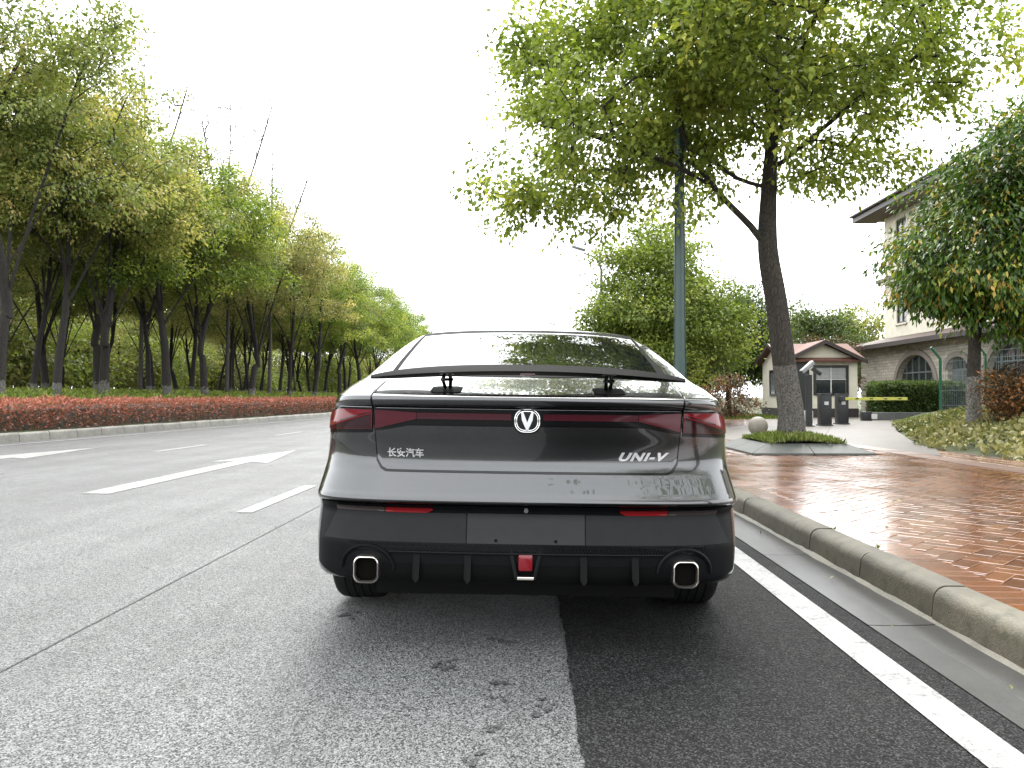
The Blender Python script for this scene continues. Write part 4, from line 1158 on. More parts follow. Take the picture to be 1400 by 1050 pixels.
hd2.location = (0.22, 0.0, 1.60); hd2.rotation_euler = (0, R(35), 0)
kp = empty('keypad_post', (9.3, 27.5, 0.15))
tag(kp, 'thin dark post with round dial units in front of the guardhouse door', 'keypad post')
MB().cbox(-0.04, 0.04, -0.04, 0.04, 0, 1.5, 0.008).build('post', M['cabinet'], kp)
MB().cbox(-0.14, 0.30, -0.06, 0.05, 1.05, 1.45, 0.02).build('unit', M['cabinet'], kp)
for dx in (0.0, 0.18): MB().tube([(dx, -0.075, 1.28), (dx, -0.06, 1.28)], 0.06, 16).build('dial', M['grey_metal'], kp, True)
wb = empty('white_box', (9.35, 26.0, 0.12)); tag(wb, 'small white box on the ground right of the camphor trunk foot', 'box')
MB().cbox(-0.2, 0.16, -0.12, 0.12, 0.06, 0.42, 0.02).build('body', M['white'], wb); MB().box(-0.16, 0.12, -0.1, 0.1, 0, 0.06).build('foot', M['cabinet'], wb)
st = empty('boom_rest', (12.25, 28.0, 0.12)); tag(st, 'low dark stand with a white plate at the hedge foot beyond the boom', 'stand')
MB().cbox(-0.24, 0.10, -0.12, 0.12, 0.0, 0.36, 0.03).build('stand', M['cabinet'], st, True); MB().tube([(-0.05, 0, 0.3), (-0.02, 0, 0.66)], 0.03, 8).build('stem', M['cabinet'], st)
MB().cbox(0.06, 0.26, -0.15, -0.125, 0.10, 0.28, 0.006).build('plate', M['white'], st)

# low stone edging in front of the hedge
lw = empty('low_wall', (14.7, 28.6, 0.1)); tag(lw, 'low grey stone edging wall under the clipped green hedge', 'low wall')
for k in range(5): MB().cbox(-2.1 + k*0.86, -2.1 + k*0.86 + 0.85, -0.15, 0.15, 0, 0.34, 0.01).build('stone_block', concrete('wall_block', (0.16, 0.165, 0.16), 0.6) if k == 0 else bpy.data.materials['wall_block'], lw)

# ------------------------------------------------------------------ cream building, facade parallel to the road
bd = empty('cream_building', (18.4, 40.0, 0.1))
tag(bd, 'three-storey cream building with brown eaves and arched ground-floor windows', 'building')
YL = -26.0                # local y runs from YL (near) to 0 (far end)
def facade_wall(x, y0, y1, z0, z1, holes, mat, th=0.25, name='wall'):
    """wall facing -X with rectangular holes (ya, yb, za, zb)"""
    ys = sorted({y0, y1, *[h[0] for h in holes], *[h[1] for h in holes]}); zs = sorted({z0, z1, *[h[2] for h in holes], *[h[3] for h in holes]})
    b = MB()
    for a, c in zip(ys, ys[1:]):
        run = None
        for p, q in zip(zs, zs[1:]):
            my, mz = (a + c) / 2, (p + q) / 2
            if any(h[0] < my < h[1] and h[2] < mz < h[3] for h in holes): continue
            b.box(x, x + th, a, c, p, q)
    o = b.build(name, mat, bd)
    bm = bmesh.new(); bm.from_mesh(o.data); bmesh.ops.remove_doubles(bm, verts=bm.verts, dist=0.0005)
    seen = {}
    dead = []
    for fc in bm.faces:
        key = tuple(sorted(vv.index for vv in fc.verts))
        if key in seen: dead += [fc, seen[key]]
        else: seen[key] = fc
    bmesh.ops.delete(bm, geom=list(set(dead)), context='FACES')
    bmesh.ops.recalc_face_normals(bm, faces=bm.faces)
    bm.to_mesh(o.data); bm.free()
    return o
wins = []
for yc in (-1.75, -6.9, -12.0, -17.0, -22.0):
    for z0_, z1_ in ((4.55, 6.5), (7.85, 9.75)): wins.append((yc - 0.52, yc + 0.52, z0_, z1_))
facade_wall(0, YL, 0, 0, 10.1, wins, M['render'])
MB().box(0.25, 11, -0.25, 0, 0, 10.1).build('wall', M['render'], bd)
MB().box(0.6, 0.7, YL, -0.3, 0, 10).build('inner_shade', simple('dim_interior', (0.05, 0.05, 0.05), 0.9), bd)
M['brown_frame'] = simple('brown_window_frame', (0.07, 0.05, 0.045), 0.5)
for (a, c, p, q) in wins:
    fb = MB(); fr = 0.08
    fb.box(0.04, 0.14, a, c, p, p + fr); fb.box(0.04, 0.14, a, c, q - fr, q); fb.box(0.042, 0.14, a, a + fr, p + fr, q - fr); fb.box(0.042, 0.14, c - fr, c, p + fr, q - fr); fb.box(0.044, 0.13, (a+c)/2 - 0.03, (a+c)/2 + 0.03, p + fr, q - fr)
    fb.box(0.046, 0.12, a + fr, c - fr, q - 0.75, q - 0.69)
    w = fb.build('window', M['brown_frame'], bd)
    for s, t in ((a + fr, (a+c)/2 - 0.03), ((a+c)/2 + 0.03, c - fr)): MB().box(0.09, 0.10, s, t, p + fr, q - fr).build('pane', M['pane_pale'], w)
    MB().cbox(-0.08, 0.04, a - 0.06, c + 0.06, p - 0.08, p, 0.01).build('sill', M['render'], w)
# string course and roof with deep eaves
MB().box(-0.32, 0.0, YL, 0.35, 6.78, 6.95).build('string_course', M['fascia'], bd)
MB().box(-0.26, 0.0, YL, 0.29, 6.66, 6.78).build('string_course', M['render'], bd)
MB().prism([(-1.15, 10.15), (-1.15, 10.42), (4.5, 12.2), (11.2, 12.2), (11.2, 10.15)], 'y', YL, 0.95).build('roof', M['roof'], bd)
MB().box(-1.22, -1.15, YL, 1.0, 10.10, 10.46).build('fascia_board', M['fascia'], bd)
MB().box(-1.15, 0.0, YL, 0.95, 10.08, 10.146).build('soffit', simple('soffit_board', (0.20, 0.15, 0.13), 0.7), bd)
MB().tube([(-1.30, YL, 10.42), (-1.30, 1.0, 10.42)], 0.075, 10).build('gutter', M['fascia'], bd)
# projecting ground floor with lean-to roof
def stone_mat():
    t = NT('split_stone'); t.K = 0.95
    b = t.n('ShaderNodeTexBrick', Scale=1.0)
    b.inputs['Brick Width'].default_value = 0.42; b.inputs['Row Height'].default_value = 0.14; b.inputs['Mortar Size'].default_value = 0.012
    b.inputs['Color1'].default_value = (0.38, 0.335, 0.27, 1); b.inputs['Color2'].default_value = (0.52, 0.47, 0.39, 1); b.inputs['Mortar'].default_value = (0.28, 0.25, 0.21, 1)
    sx = t.n('ShaderNodeSeparateXYZ'); t.l(t.coord(), sx.inputs[0])
    cb = t.n('ShaderNodeCombineXYZ'); t.l(sx.outputs['Y'], cb.inputs['X']); t.l(sx.outputs['Z'], cb.inputs['Y'])
    t.l(cb.outputs[0], b.inputs['Vector'])
    t.set(base=t.mix(0.6, b.outputs['Color'], t.ramp(t.noise(6, 5), [(0.3, 0.6), (0.7, 1.1)]), 'MULTIPLY'), rough=0.8)
    t.bump(b.outputs['Fac'], 0.6, 0.02)
    return t.m
M['stone'] = stone_mat()
PXF = -1.25
def arch_wall(y0, y1, z0, z1, yc, hw, spring, rise, x=PXF, th=0.3):
    """piece of stone wall with an arched opening"""
    n = 20
    arc = [(yc - hw * math.cos(math.pi * i / n), spring + rise * math.sin(math.pi * i / n)) for i in range(n + 1)]
    v = []; f = []
    b = MB()
    for dx in (0, th):
        pass
    for i in range(n):       # above the arch
        a0, a1 = arc[i], arc[i+1]
        q = [(x, a0[0], a0[1]), (x, a1[0], a1[1]), (x, a1[0], z1), (x, a0[0], z1)]
        b.add(q, [(0, 1, 2, 3)])
        b.add([(x, a0[0], a0[1]), (x, a1[0], a1[1]), (x + th, a1[0], a1[1]), (x + th, a0[0], a0[1])], [(0, 1, 2, 3)])
    b.add([(x, y0, z0), (x, yc - hw, z0), (x, yc - hw, z1), (x, y0, z1)], [(0, 1, 2, 3)])
    b.add([(x, yc + hw, z0), (x, y1, z0), (x, y1, z1), (x, yc + hw, z1)], [(0, 1, 2, 3)])
    for s in (-1, 1): b.add([(x, yc + s*hw, z0), (x + th, yc + s*hw, z0), (x + th, yc + s*hw, spring), (x, yc + s*hw, spring)], [(0, 1, 2, 3)])
    o = pyobj('stone_wall', b.v, b.f, M['stone'], bd)
    # moulding ring
    m = MB()
    ring = []
    for r_, xx in ((0.02, x - 0.07), (0.24, x - 0.07), (0.24, x + 0.02), (0.02, x + 0.02)):
        ring.append([(xx, yc - (hw + r_) * math.cos(math.pi * i / n), spring + (rise + r_) * math.sin(math.pi * i / n)) for i in range(n + 1)])
    vv = [p for r_ in ring for p in r_]
    ff = []
    for k in range(4):
        for i in range(n): ff.append((k*(n+1)+i, k*(n+1)+i+1, ((k+1) % 4)*(n+1)+i+1, ((k+1) % 4)*(n+1)+i))
    m.add(vv, ff)
    m.build('arch_moulding', M['stone_trim'], bd, True)
    return arc
M['stone_trim'] = simple('stone_trim', (0.30, 0.26, 0.22), 0.75, var=0.15, bump=0.15)
def arch_window(yc, hw, z0, spring, rise, cols, rows, x=PXF + 0.18, door=False):
    n = 20
    arc = [(yc - (hw - 0.01) * math.cos(math.pi * i / n), spring + (rise - 0.01) * math.sin(math.pi * i / n)) for i in range(n + 1)]
    poly = [(yc - hw + 0.01, z0)] + arc + [(yc + hw - 0.01, z0)]
    w = MB().prism(poly, 'x', x + 0.03, x + 0.05).build('arched_window', M['pane'], bd)
    def ztop(y): return spring + rise * math.sqrt(max(0, 1 - ((y - yc) / hw) ** 2))
    for k in range(1, cols):
        y = yc - hw + 2 * hw * k / cols
        MB().box(x - 0.02, x + 0.03, y - 0.025, y + 0.025, z0, ztop(y) - 0.02).build('glazing_bar', M['frame_grey'], w)
    for z in rows:
        hwz = hw if z <= spring else hw * math.sqrt(max(0, 1 - ((z - spring) / rise) ** 2))
        MB().box(x - 0.015, x + 0.028, yc - hwz + 0.02, yc + hwz - 0.02, z - 0.03, z + 0.03).build('glazing_bar', M['frame_grey'], w)
    return w
M['frame_grey'] = simple('bluish_frame', (0.15, 0.19, 0.19), 0.5)
segs = [(-7.45, 0.6 - 0.6, -5.55, 1.72, 1.35, 1.42), (-10.2, -7.45, -8.95, 0.75, 2.05, 0.45), (-16.5, -10.2, -12.9, 2.1, 1.5, 1.55), (-26.0, -16.5, -20.5, 2.1, 1.5, 1.55)]
for (a, c, yc, hw, sp, ri) in segs:
    arch_wall(a, c, 0, 3.35, yc, hw, sp, ri)
    if hw > 1:
        arch_window(yc, hw, 0.3, sp, ri, 6, [1.35, 2.0] if hw < 2 else [1.5, 2.2])
        MB().cbox(PXF - 0.1, PXF + 0.2, yc - hw - 0.05, yc + hw + 0.05, 0.2, 0.3, 0.01).build('sill', M['stone_trim'], bd)
MB().box(PXF, 0.0, -0.02, 0.0, 0, 3.35).build('stone_wall', M['stone'], bd)
for s, a, c in ((0, -3.78, -0.02), (0, -9.5 + 2.22, -7.3)):
    MB().cbox(PXF - 0.06, PXF + 0.05, a, c, 1.30, 1.42, 0.01).build('impost_band', M['stone_trim'], bd)
dr = MB().box(PXF + 0.18, PXF + 0.24, -9.68, -8.22, 0, 2.05).build('glazed_door', M['frame_grey'], bd)
for k in range(2):
    for r_ in range(4): MB().box(PXF + 0.165, PXF + 0.18, -9.62 + 0.72*k, -9.0 + 0.72*k, 0.15 + 0.47*r_, 0.55 + 0.47*r_).build('pane', M['pane_pale'], dr)
arch_window(-8.95, 0.75, 2.06, 2.07, 0.43, 5, [])
MB().prism([(-1.95, 3.28), (-1.95, 3.40), (0.0, 3.92), (0.0, 3.30)], 'y', YL, 0.75).build('porch_roof', M['roof'], bd)
MB().box(-2.0, -1.952, YL, 0.78, 3.22, 3.42).build('fascia_board', M['fascia'], bd)

# ------------------------------------------------------------------ green wire fence
fn = empty('wire_fence', (12.95, 24.45, 0.15))
tag(fn, 'green wire mesh security fence with outward leaning top', 'fence')
FL = 12.0
for k in range(6):
    y = -k * 2.4
    MB().tube([(0, y, 0), (0, y, 2.05), (-0.28, y, 2.42)], 0.042 if k == 0 else 0.03, 8).build('post', simple('bright_green', (0.01, 0.12, 0.06), 0.4) if k == 0 else bpy.data.materials['bright_green'], fn, True)
wm = MB()
for k in range(1, int(FL / 0.1)):
    y = -k * 0.1
    wm.box(-0.004, 0.004, y - 0.004, y + 0.004, 0.1, 2.02)
    wm.add([(-0.004, y - 0.004, 2.02), (-0.004, y + 0.004, 2.02), (-0.264, y + 0.004, 2.36), (-0.264, y - 0.004, 2.36)], [(0, 1, 2, 3)])
for z in (0.15, 0.6, 1.05, 1.5, 1.95): wm.box(-0.010, -0.0045, -FL, 0, z - 0.006, z + 0.006)
for t in (0.3, 0.7, 1.0): wm.box(-0.27*t - 0.006, -0.27*t + 0.002, -FL, 0, 2.03 + 0.34*t, 2.042 + 0.34*t)
o = wm.build('wire_mesh', M['frame_grey'], fn); tag(o, kind='stuff')
pl_ = empty('white_railing', (12.5, 21.5, 0.2)); tag(pl_, 'low pale picket railing at the fence foot on the right', 'railing')
for k in range(36): MB().box(-0.015, 0.015, -0.02 - k*0.16, 0.02 - k*0.16, 0, 0.62).build('picket', M['white'], pl_) if k == 0 else None
pk = pl_.children[0]
for k in range(1, 36):
    o = link(pk.copy(), pl_); o.location = (0, -0.16 * k, 0)
for z in (0.1, 0.52): MB().box(0.016, 0.04, -5.7, 0.06, z - 0.02, z + 0.02).build('rail', M['white'], pl_)

# ------------------------------------------------------------------ the car
def pchip(xk, yk):
    xk = np.array(xk, float); yk = np.array(yk, float)
    h = np.diff(xk); d = np.diff(yk) / h
    m = np.zeros(len(xk)); m[0] = d[0]; m[-1] = d[-1]
    for i in range(1, len(xk) - 1):
        if d[i-1] * d[i] > 0:
            w1 = 2*h[i] + h[i-1]; w2 = h[i] + 2*h[i-1]
            m[i] = (w1 + w2) / (w1 / d[i-1] + w2 / d[i])
    def fn(x):
        x = np.clip(x, xk[0], xk[-1])
        i = np.clip(np.searchsorted(xk, x) - 1, 0, len(h) - 1)
        t = (x - xk[i]) / h[i]
        return (yk[i] * (1 + 2*t) * (1-t)**2 + h[i]*m[i]*t*(1-t)**2 + yk[i+1]*t*t*(3-2*t) + h[i]*m[i+1]*t*t*(t-1))
    return fn
prof = [(.20,.30),(.25,.16),(.28,.075),(.30,.06),(.34,.052),(.40,.045),(.425,.043),(.44,.046),(.50,.058),(.545,.066),(.562,.058),(.578,.038),(.589,.012),(.597,.001),(.606,.002),
        (.63,.021),(.66,.044),(.69,.066),(.709,.080),(.722,.0865),(.735,.090),(.75,.0915),(.80,.087),(.86,.074),(.885,.069),(.90,.066),(.945,.058),(.955,.050),(.964,.038),(.974,.031),(.986,.028),(.996,.029),(1.002,.038),(1.012,.085),(1.03,.18),(1.055,.32),(1.082,.47),
        (1.10,.545),(1.16,.76),(1.23,1.03),(1.30,1.31),(1.352,1.55),(1.385,1.80),(1.41,2.08),(1.427,2.4),(1.435,2.75)]
Yr = pchip(*zip(*prof))
Wf = pchip(*zip(*[(.20,.80),(.25,.84),(.29,.862),(.34,.868),(.50,.871),(.58,.868),(.64,.863),(.70,.857),(.78,.851),(.85,.846),(.90,.840),(.94,.828),(.965,.815),(.985,.805),(1.01,.792),(1.06,.782),(1.10,.772),(1.20,.742),(1.28,.708),(1.34,.668),(1.38,.625),(1.41,.555),(1.427,.44),(1.435,.30)]))
Yf = pchip(*zip(*[(.20,4.40),(.30,4.60),(.50,4.68),(.62,4.66),(.72,4.58),(.80,4.42),(.88,4.1),(.94,3.75),(.99,3.55),(1.10,3.42),(1.2,3.28),(1.3,3.12),(1.4,2.95),(1.435,2.85)]))
Af = pchip(*zip(*[(.2,.03),(.6,.035),(.7,.04),(.98,.05),(1.03,.06),(1.1,.10),(1.35,.16),(1.435,.05)]))
Bf = pchip(*zip(*[(.2,.40),(.6,.46),(.9,.50),(1.0,.40),(1.05,.32),(1.1,.36),(1.3,.40),(1.38,.35),(1.435,.05)]))
Mf = pchip(*zip(*[(.2,5.0),(.6,5.0),(.9,4.6),(1.0,4.4),(1.1,5.5),(1.35,5.0),(1.435,3.0)]))
def _stretch(fn):
    return lambda z: fn(np.where(np.asarray(z) > 1.1, 1.1 + (np.asarray(z) - 1.1) / 1.09, z))
Yr, Wf, Yf, Af, Bf, Mf = [_stretch(q) for q in (Yr, Wf, Yf, Af, Bf, Mf)]
def tail(x, z):
    """y of the rear skin of the car at lateral x, height z"""
    w = float(Wf(z)); s = min(0.9999, abs(x) / w); m = float(Mf(z))
    return float(Yr(z)) + float(Af(z)) * s * s + float(Bf(z)) * (1 - (1 - s ** m) ** (1 / m))
def S(x, z, off=0.0):
    p = Vector((x, tail(x, z), z))
    if off:
        e = 0.004
        w = float(Wf(z))
        xa, xb = max(-w*0.999, x - e), min(w*0.999, x + e)
        tx = Vector((xb - xa, tail(xb, z) - tail(xa, z), 0)); tz = Vector((0, tail(x, z + e) - tail(x, z - e), 2*e))
        nn = tx.cross(tz).normalized()
        p = p + nn * off
    return p

def car_paint():
    t = NT('graphite_paint')
    fl = t.noise(900, 2, 0.5)
    t.set(base=t.ramp(fl, [(0.35, (0.034, 0.0345, 0.0355)), (0.65, (0.066, 0.067, 0.069))]), metal=1.0, rough=0.22, coat=1.0, coat_r=0.02, spec=0.5)
    t.p.inputs['Coat IOR'].default_value = 1.5
    # road film: faint dust and dried drops
    d = t.ramp(t.noise(9, 6, 0.7), [(0.5, 0.02), (0.8, 0.09)])
    t.l(d, t.p.inputs['Coat Roughness'])
    return t.m
M['paint_car'] = car_paint()
M['gloss_black'] = simple('gloss_black', (0.004, 0.004, 0.0045), 0.12, spec=0.3)
M['plastic'] = simple('black_plastic', (0.007, 0.0075, 0.0085), 0.42, spec=0.08, var=0.12, scale=30, bump=0.12, bscale=900)
M['plastic_dark'] = simple('dark_plastic', (0.004, 0.004, 0.0042), 0.55, spec=0.08, var=0.1)
M['matte_black'] = simple('matte_black', (0.003, 0.003, 0.003), 0.6, spec=0.03)
M['rubber'] = simple('tyre_rubber', (0.009, 0.009, 0.009), 0.75, spec=0.2, var=0.3, scale=20, bump=0.2)
M['chrome'] = simple('chrome', (0.70, 0.70, 0.70), 0.12, 1.0, var=0.03)
M['dark_chrome'] = simple('dark_chrome', (0.16, 0.16, 0.165), 0.2, 1.0, var=0.03)
M['bronze_chrome'] = simple('exhaust_steel', (0.62, 0.58, 0.54), 0.28, 1.0, var=0.08)
M['car_glass'] = simple('rear_glass', (0.008, 0.010, 0.010), 0.02, 0.0, 1.0, 0.1)
M['car_glass'].node_tree.nodes['Principled BSDF'].inputs['IOR'].default_value = 1.75
def lens_mat(name, c, emit=0.0, rough=0.08):
    t = NT(name)
    wv = t.n('ShaderNodeTexWave', Scale=60.0); wv.bands_direction = 'X'
    t.l(t.coord(), wv.inputs['Vector'])
    base = t.mix(0.3, c, t.ramp(wv.outputs['Fac'], [(0, 0.3), (1, 1.0)]), 'MULTIPLY')
    t.set(base=base, rough=rough, spec=0.45)
    return t.m
M['lens_red'] = lens_mat('red_lens', (0.11, 0.004, 0.010))
M['lens_deep'] = lens_mat('deep_red_lens', (0.035, 0.004, 0.008))
M['lens_dark'] = lens_mat('dark_lens', (0.016, 0.003, 0.005))
M['lens_mid'] = lens_mat('mid_red_lens', (0.05, 0.004, 0.009))
M['lens_smoke'] = lens_mat('smoked_lens', (0.045, 0.036, 0.034))
M['reflect_red'] = lens_mat('reflector_red', (0.22, 0.010, 0.013))
M['badge'] = simple('badge_silver', (0.46, 0.46, 0.47), 0.35, 0.8, var=0.05)

car = empty('sedan', (-0.015, 2.92, 0.0))
car.rotation_euler = (0, R(0.75), R(0.25))
tag(car, 'dark grey fastback sedan with a raised rear spoiler parked beside the kerb', 'car')

# --- skin: stacked horizontal outlines
zlev = sorted(set(list(np.round(np.concatenate([np.arange(.272, .58, .02), np.arange(.57, .70, .004), np.arange(.70, .945, .012), np.arange(.945, 1.0, .0035), np.arange(1.0, 1.10, .005), np.arange(1.10, 1.40, .012), np.arange(1.40, 1.4655, .004)]), 4))))
NR, NS, NF = 49, 70, 11
def outline(z):
    w, m, a, b = float(Wf(z)), float(Mf(z)), float(Af(z)), float(Bf(z))
    y0, y1 = float(Yr(z)), float(Yf(z))
    pts = []
    bf = 0.75 if z < 0.98 else 0.35
    for i in range(NF):                                     # front left corner
        th = math.pi/2 * i / NF
        pts.append((-w * math.sin(th) ** (2/3.0), y1 - bf * (1 - math.cos(th) ** (2/3.0))))
    ys0, ys1 = y1 - bf, y0 + a + b
    fl = lambda y: w * (1 + (0.04 * max(math.exp(-((y - 0.94) / 0.42) ** 2), math.exp(-((y - 3.69) / 0.42) ** 2)) * (1 - sm((z - 0.62) / 0.2)) if z < 0.82 else 0))
    for i in range(NS): pts.append((-fl(ys0 + (ys1 - ys0) * i / NS), ys0 + (ys1 - ys0) * i / NS))
    for i in range(NR):                                     # rear
        q = -1 + 2 * i / (NR - 1)
        th = abs(q) * math.pi / 2
        # blend so that the middle has points too
        s = math.sin(th) ** (2/m) if abs(q) > 0.0 else 0.0
        s2 = abs(q)
        s = min(1.0, 0.45 * s + 0.55 * (1 - (1 - s2) ** 2.2)) if s2 < 1 else 1.0
        x = math.copysign(w * s, q) if q else 0.0
        y = y0 + a*s*s + b*(1 - max(0.0, 1 - s**m) ** (1/m))
        pts.append((x, y))
    for i in range(NS): pts.append((fl(ys1 + (ys0 - ys1) * (i + 1) / NS), ys1 + (ys0 - ys1) * (i + 1) / NS))
    for i in range(NF - 1, 0, -1):
        th = math.pi/2 * i / NF
        pts.append((w * math.sin(th) ** (2/3.0), y1 - bf * (1 - math.cos(th) ** (2/3.0))))
    return pts
AX_R, AX_F, WR = 0.94, 3.69, 0.335
rings = [outline(z) for z in zlev]
npt = len(rings[0])
V = [(x, y, z) for z, r_ in zip(zlev, rings) for (x, y) in r_]
F_ = []; mi = []
def in_arch(y, z, r=0.375):
    return any((y - ax)**2 + (z - WR)**2 < r*r for ax in (AX_R, AX_F))
for j in range(len(zlev) - 1):
    for i in range(npt):
        a, b, c, d = j*npt+i, j*npt+(i+1) % npt, (j+1)*npt+(i+1) % npt, (j+1)*npt+i
        cx = sum(V[k][0] for k in (a, b, c, d))/4; cy = sum(V[k][1] for k in (a, b, c, d))/4; cz = sum(V[k][2] for k in (a, b, c, d))/4
        if abs(cx) > 0.7 and cz < 0.76 and in_arch(cy, cz): continue
        F_.append((a, b, c, d))
        mi.append(1 if cz < 0.27 else 0)
top = len(zlev) - 1
F_.append(tuple(top*npt + i for i in range(npt))); mi.append(0)
usedv = set(k for f in F_ for k in f)
bound = {}
for k in usedv:                       # snap the cut to the wheel circle
    x, y, z = V[k]
    if abs(x) > 0.7 and z < 0.80:
        for ax in (AX_R, AX_F):
            r_ = math.hypot(y - ax, z - WR)
            if 0.30 < r_ < 0.415 and r_ > 1e-4:
                V[k] = (x, ax + (y - ax) * 0.375 / r_ if r_ < 0.40 else y, WR + (z - WR) * 0.375 / r_ if r_ < 0.40 else z)
body = pyobj('body', V, F_, None, car, True, [M['paint_car'], M['plastic']], mi, 45)
bm = bmesh.new(); bm.from_mesh(body.data)
bmesh.ops.delete(bm, geom=[q for q in bm.verts if not q.link_faces], context='VERTS')
bmesh.ops.recalc_face_normals(bm, faces=bm.faces); bm.to_mesh(body.data); bm.free()
body.data.set_sharp_from_angle(angle=R(42))
# underbody and wheel wells
ub = MB(); ub.box(-0.64, 0.64, 0.40, 4.4, 0.15, 0.30); ub.box(-0.83, 0.83, 1.34, 3.28, 0.15, 0.2995); ub.box(-0.8, 0.8, 4.1, 4.45, 0.14, 0.298)
ub.build('underbody', M['plastic_dark'], car)
ww = MB()
for ax in (AX_R, AX_F):
    for s in (-1, 1):
        n = 18
        a = [(s*0.60, ax + 0.38*math.cos(math.pi*1.24*i/n - 0.38), WR + 0.38*math.sin(math.pi*1.24*i/n - 0.38)) for i in range(n+1)]
        b_ = [(s*0.862, p[1], p[2]) for p in a]
        ww.add(a + b_, [(i, i+1, n+2+i, n+1+i) for i in range(n)])
        ww.add([(s*0.60, ax, WR)] + a, [(0, i+1, i+2) for i in range(n)])
ww.build('wheel_well', M['plastic_dark'], car)

def patch(name, bot, topc, mat, off=0.003, rows=6, parent=car, thick=0.006, smooth=True):
    """panel laid on the rear skin between two curves of (x,z); bot and top have equal lengths"""
    n = len(bot)
    v = []; f = []
    for r_ in range(rows + 1):
        t = r_ / rows
        for (xa, za), (xb, zb) in zip(bot, topc):
            v.append(S(xa + (xb - xa)*t, za + (zb - za)*t, off))
    for r_ in range(rows):
        for i in range(n - 1): f.append((r_*n+i, r_*n+i+1, (r_+1)*n+i+1, (r_+1)*n+i))
    # rim back into the body
    loop = [i for i in range(n)] + [r_*n + n-1 for r_ in range(1, rows+1)] + [rows*n + i for i in range(n-2, -1, -1)] + [r_*n for r_ in range(rows-1, 0, -1)]
    base = len(v)
    for k in loop:
        x, z = v[k].x, v[k].z
        v.append(v[k] + Vector((0, thick + off, 0)))
    L = len(loop)
    for i in range(L): f.append((loop[i], base + i, base + (i+1) % L, loop[(i+1) % L]))
    o = pyobj(name, v, f, mat, parent, smooth, angle=40 if smooth else None)
    return o
def lin(a, b, n): return [a + (b - a) * i / (n - 1) for i in range(n)]
def xcurve(xs, zf): return [(x, zf(x)) for x in xs]

# trunk lid: lower panel, bottom corners rounded
LX = .60
def lid_bottom(x):
    a = abs(x)
    return 0.709 + (0.045 * ((a - .535) / .055) ** 3 if a > .535 else 0.0)
xs = lin(-.588, .588, 61)
def lid_x(x, t): return x * (1 + (LX/.588 - 1) * t)
lid_gap = patch('lid_gap_shade', [(x*1.012, lid_bottom(x) - 0.0075) for x in xs], [(lid_x(x, 1)*1.012, .9) for x in xs], M['gloss_black'], 0.0012, 8)  # black strip painted as the shade in the gap round the lid
lid = patch('trunk_lid', xcurve(xs, lid_bottom), [(lid_x(x, 1), .884) for x in xs], M['paint_car'], 0.0035, 14)
# side gaps going up over the deck: black tubes painted as the groove's shade
for s in (-1, 1):
    pts = [S(s*(.606 + .012*t), z, 0.002) for t, z in zip(lin(0, 1, 16), lin(.885, 1.06, 16))]
    MB().tube(pts, 0.0035, 6).build('gap_shade_line', M['gloss_black'], car, True)
# dark band carrying the light strip
patch('lamp_band', xcurve(lin(-LX, LX, 41), lambda x: .890 - .028 * max(0.0, min(1.0, (abs(x) - .43) / .15))), xcurve(lin(-LX, LX, 41), lambda x: .952), M['gloss_black'], 0.0052, 4)
MB().tube([S(x, .9535, 0.004) for x in lin(-LX+.005, LX-.005, 41)], 0.0016, 6).build('bright_trim', M['dark_chrome'], car, True)
for s in (-1, 1):
    def sx(l): return [(s*x, z) for x, z in l] if s > 0 else [(s*x, z) for x, z in reversed(l)]
    xb = lin(.062, .43, 14)
    patch('light_strip', sx([(x, .911) for x in xb]), sx([(x, .936) for x in xb]), M['lens_deep'], 0.0085, 3)
    xi = lin(.432, .598, 9)
    patch('inner_tail_lamp', sx([(x, .911 - .040*((x-.432)/.166)) for x in xi]), sx([(x, .936 + .010*((x-.432)/.166)) for x in xi]), M['lens_mid'], 0.0085, 4)
    xo = [.612, .64, .67, .70, .725, .75, .77, .79, .805, .817, .824]
    def lt(x): return .945 if x < .755 else .945 - .022 * ((x - .755) / .069) ** 1.3
    lampb = patch('lamp_bezel', sx([(x, .853 - .010*((x-.612)/.235)) for x in xo]), sx([(x, lt(x) + .006) for x in xo]), M['gloss_black'], 0.002, 6)
    lamp = patch('tail_lamp', sx([(x, .868 - .008*((x-.612)/.235)) for x in xo]), sx([(x, lt(x)) for x in xo]), M['lens_red'], 0.006, 6)
    xg_ = xo[:9]
    patch('light_guide', sx([(x + .004, .869 - .006*((x-.612)/.235)) for x in xg_]), sx([(x + .004, .928 - .056*((x-.612)/.193)) for x in xg_]), M['lens_dark'], 0.0072, 3, lamp, 0.001)
    patch('light_guide', sx([(x + .004, .933 - .052*((x-.612)/.193)) for x in xg_[:6]]), sx([(x + .004, .937 - .050*((x-.612)/.193)) for x in xg_[:6]]), M['lens_dark'], 0.0072, 1, lamp, 0.001)
    # bright edge above the outer lamp
    MB().tube([S(s*x, lt(x) + .010, 0.003) for x in xo[:9]], 0.002, 6).build('lamp_trim', M['dark_chrome'], car, True)

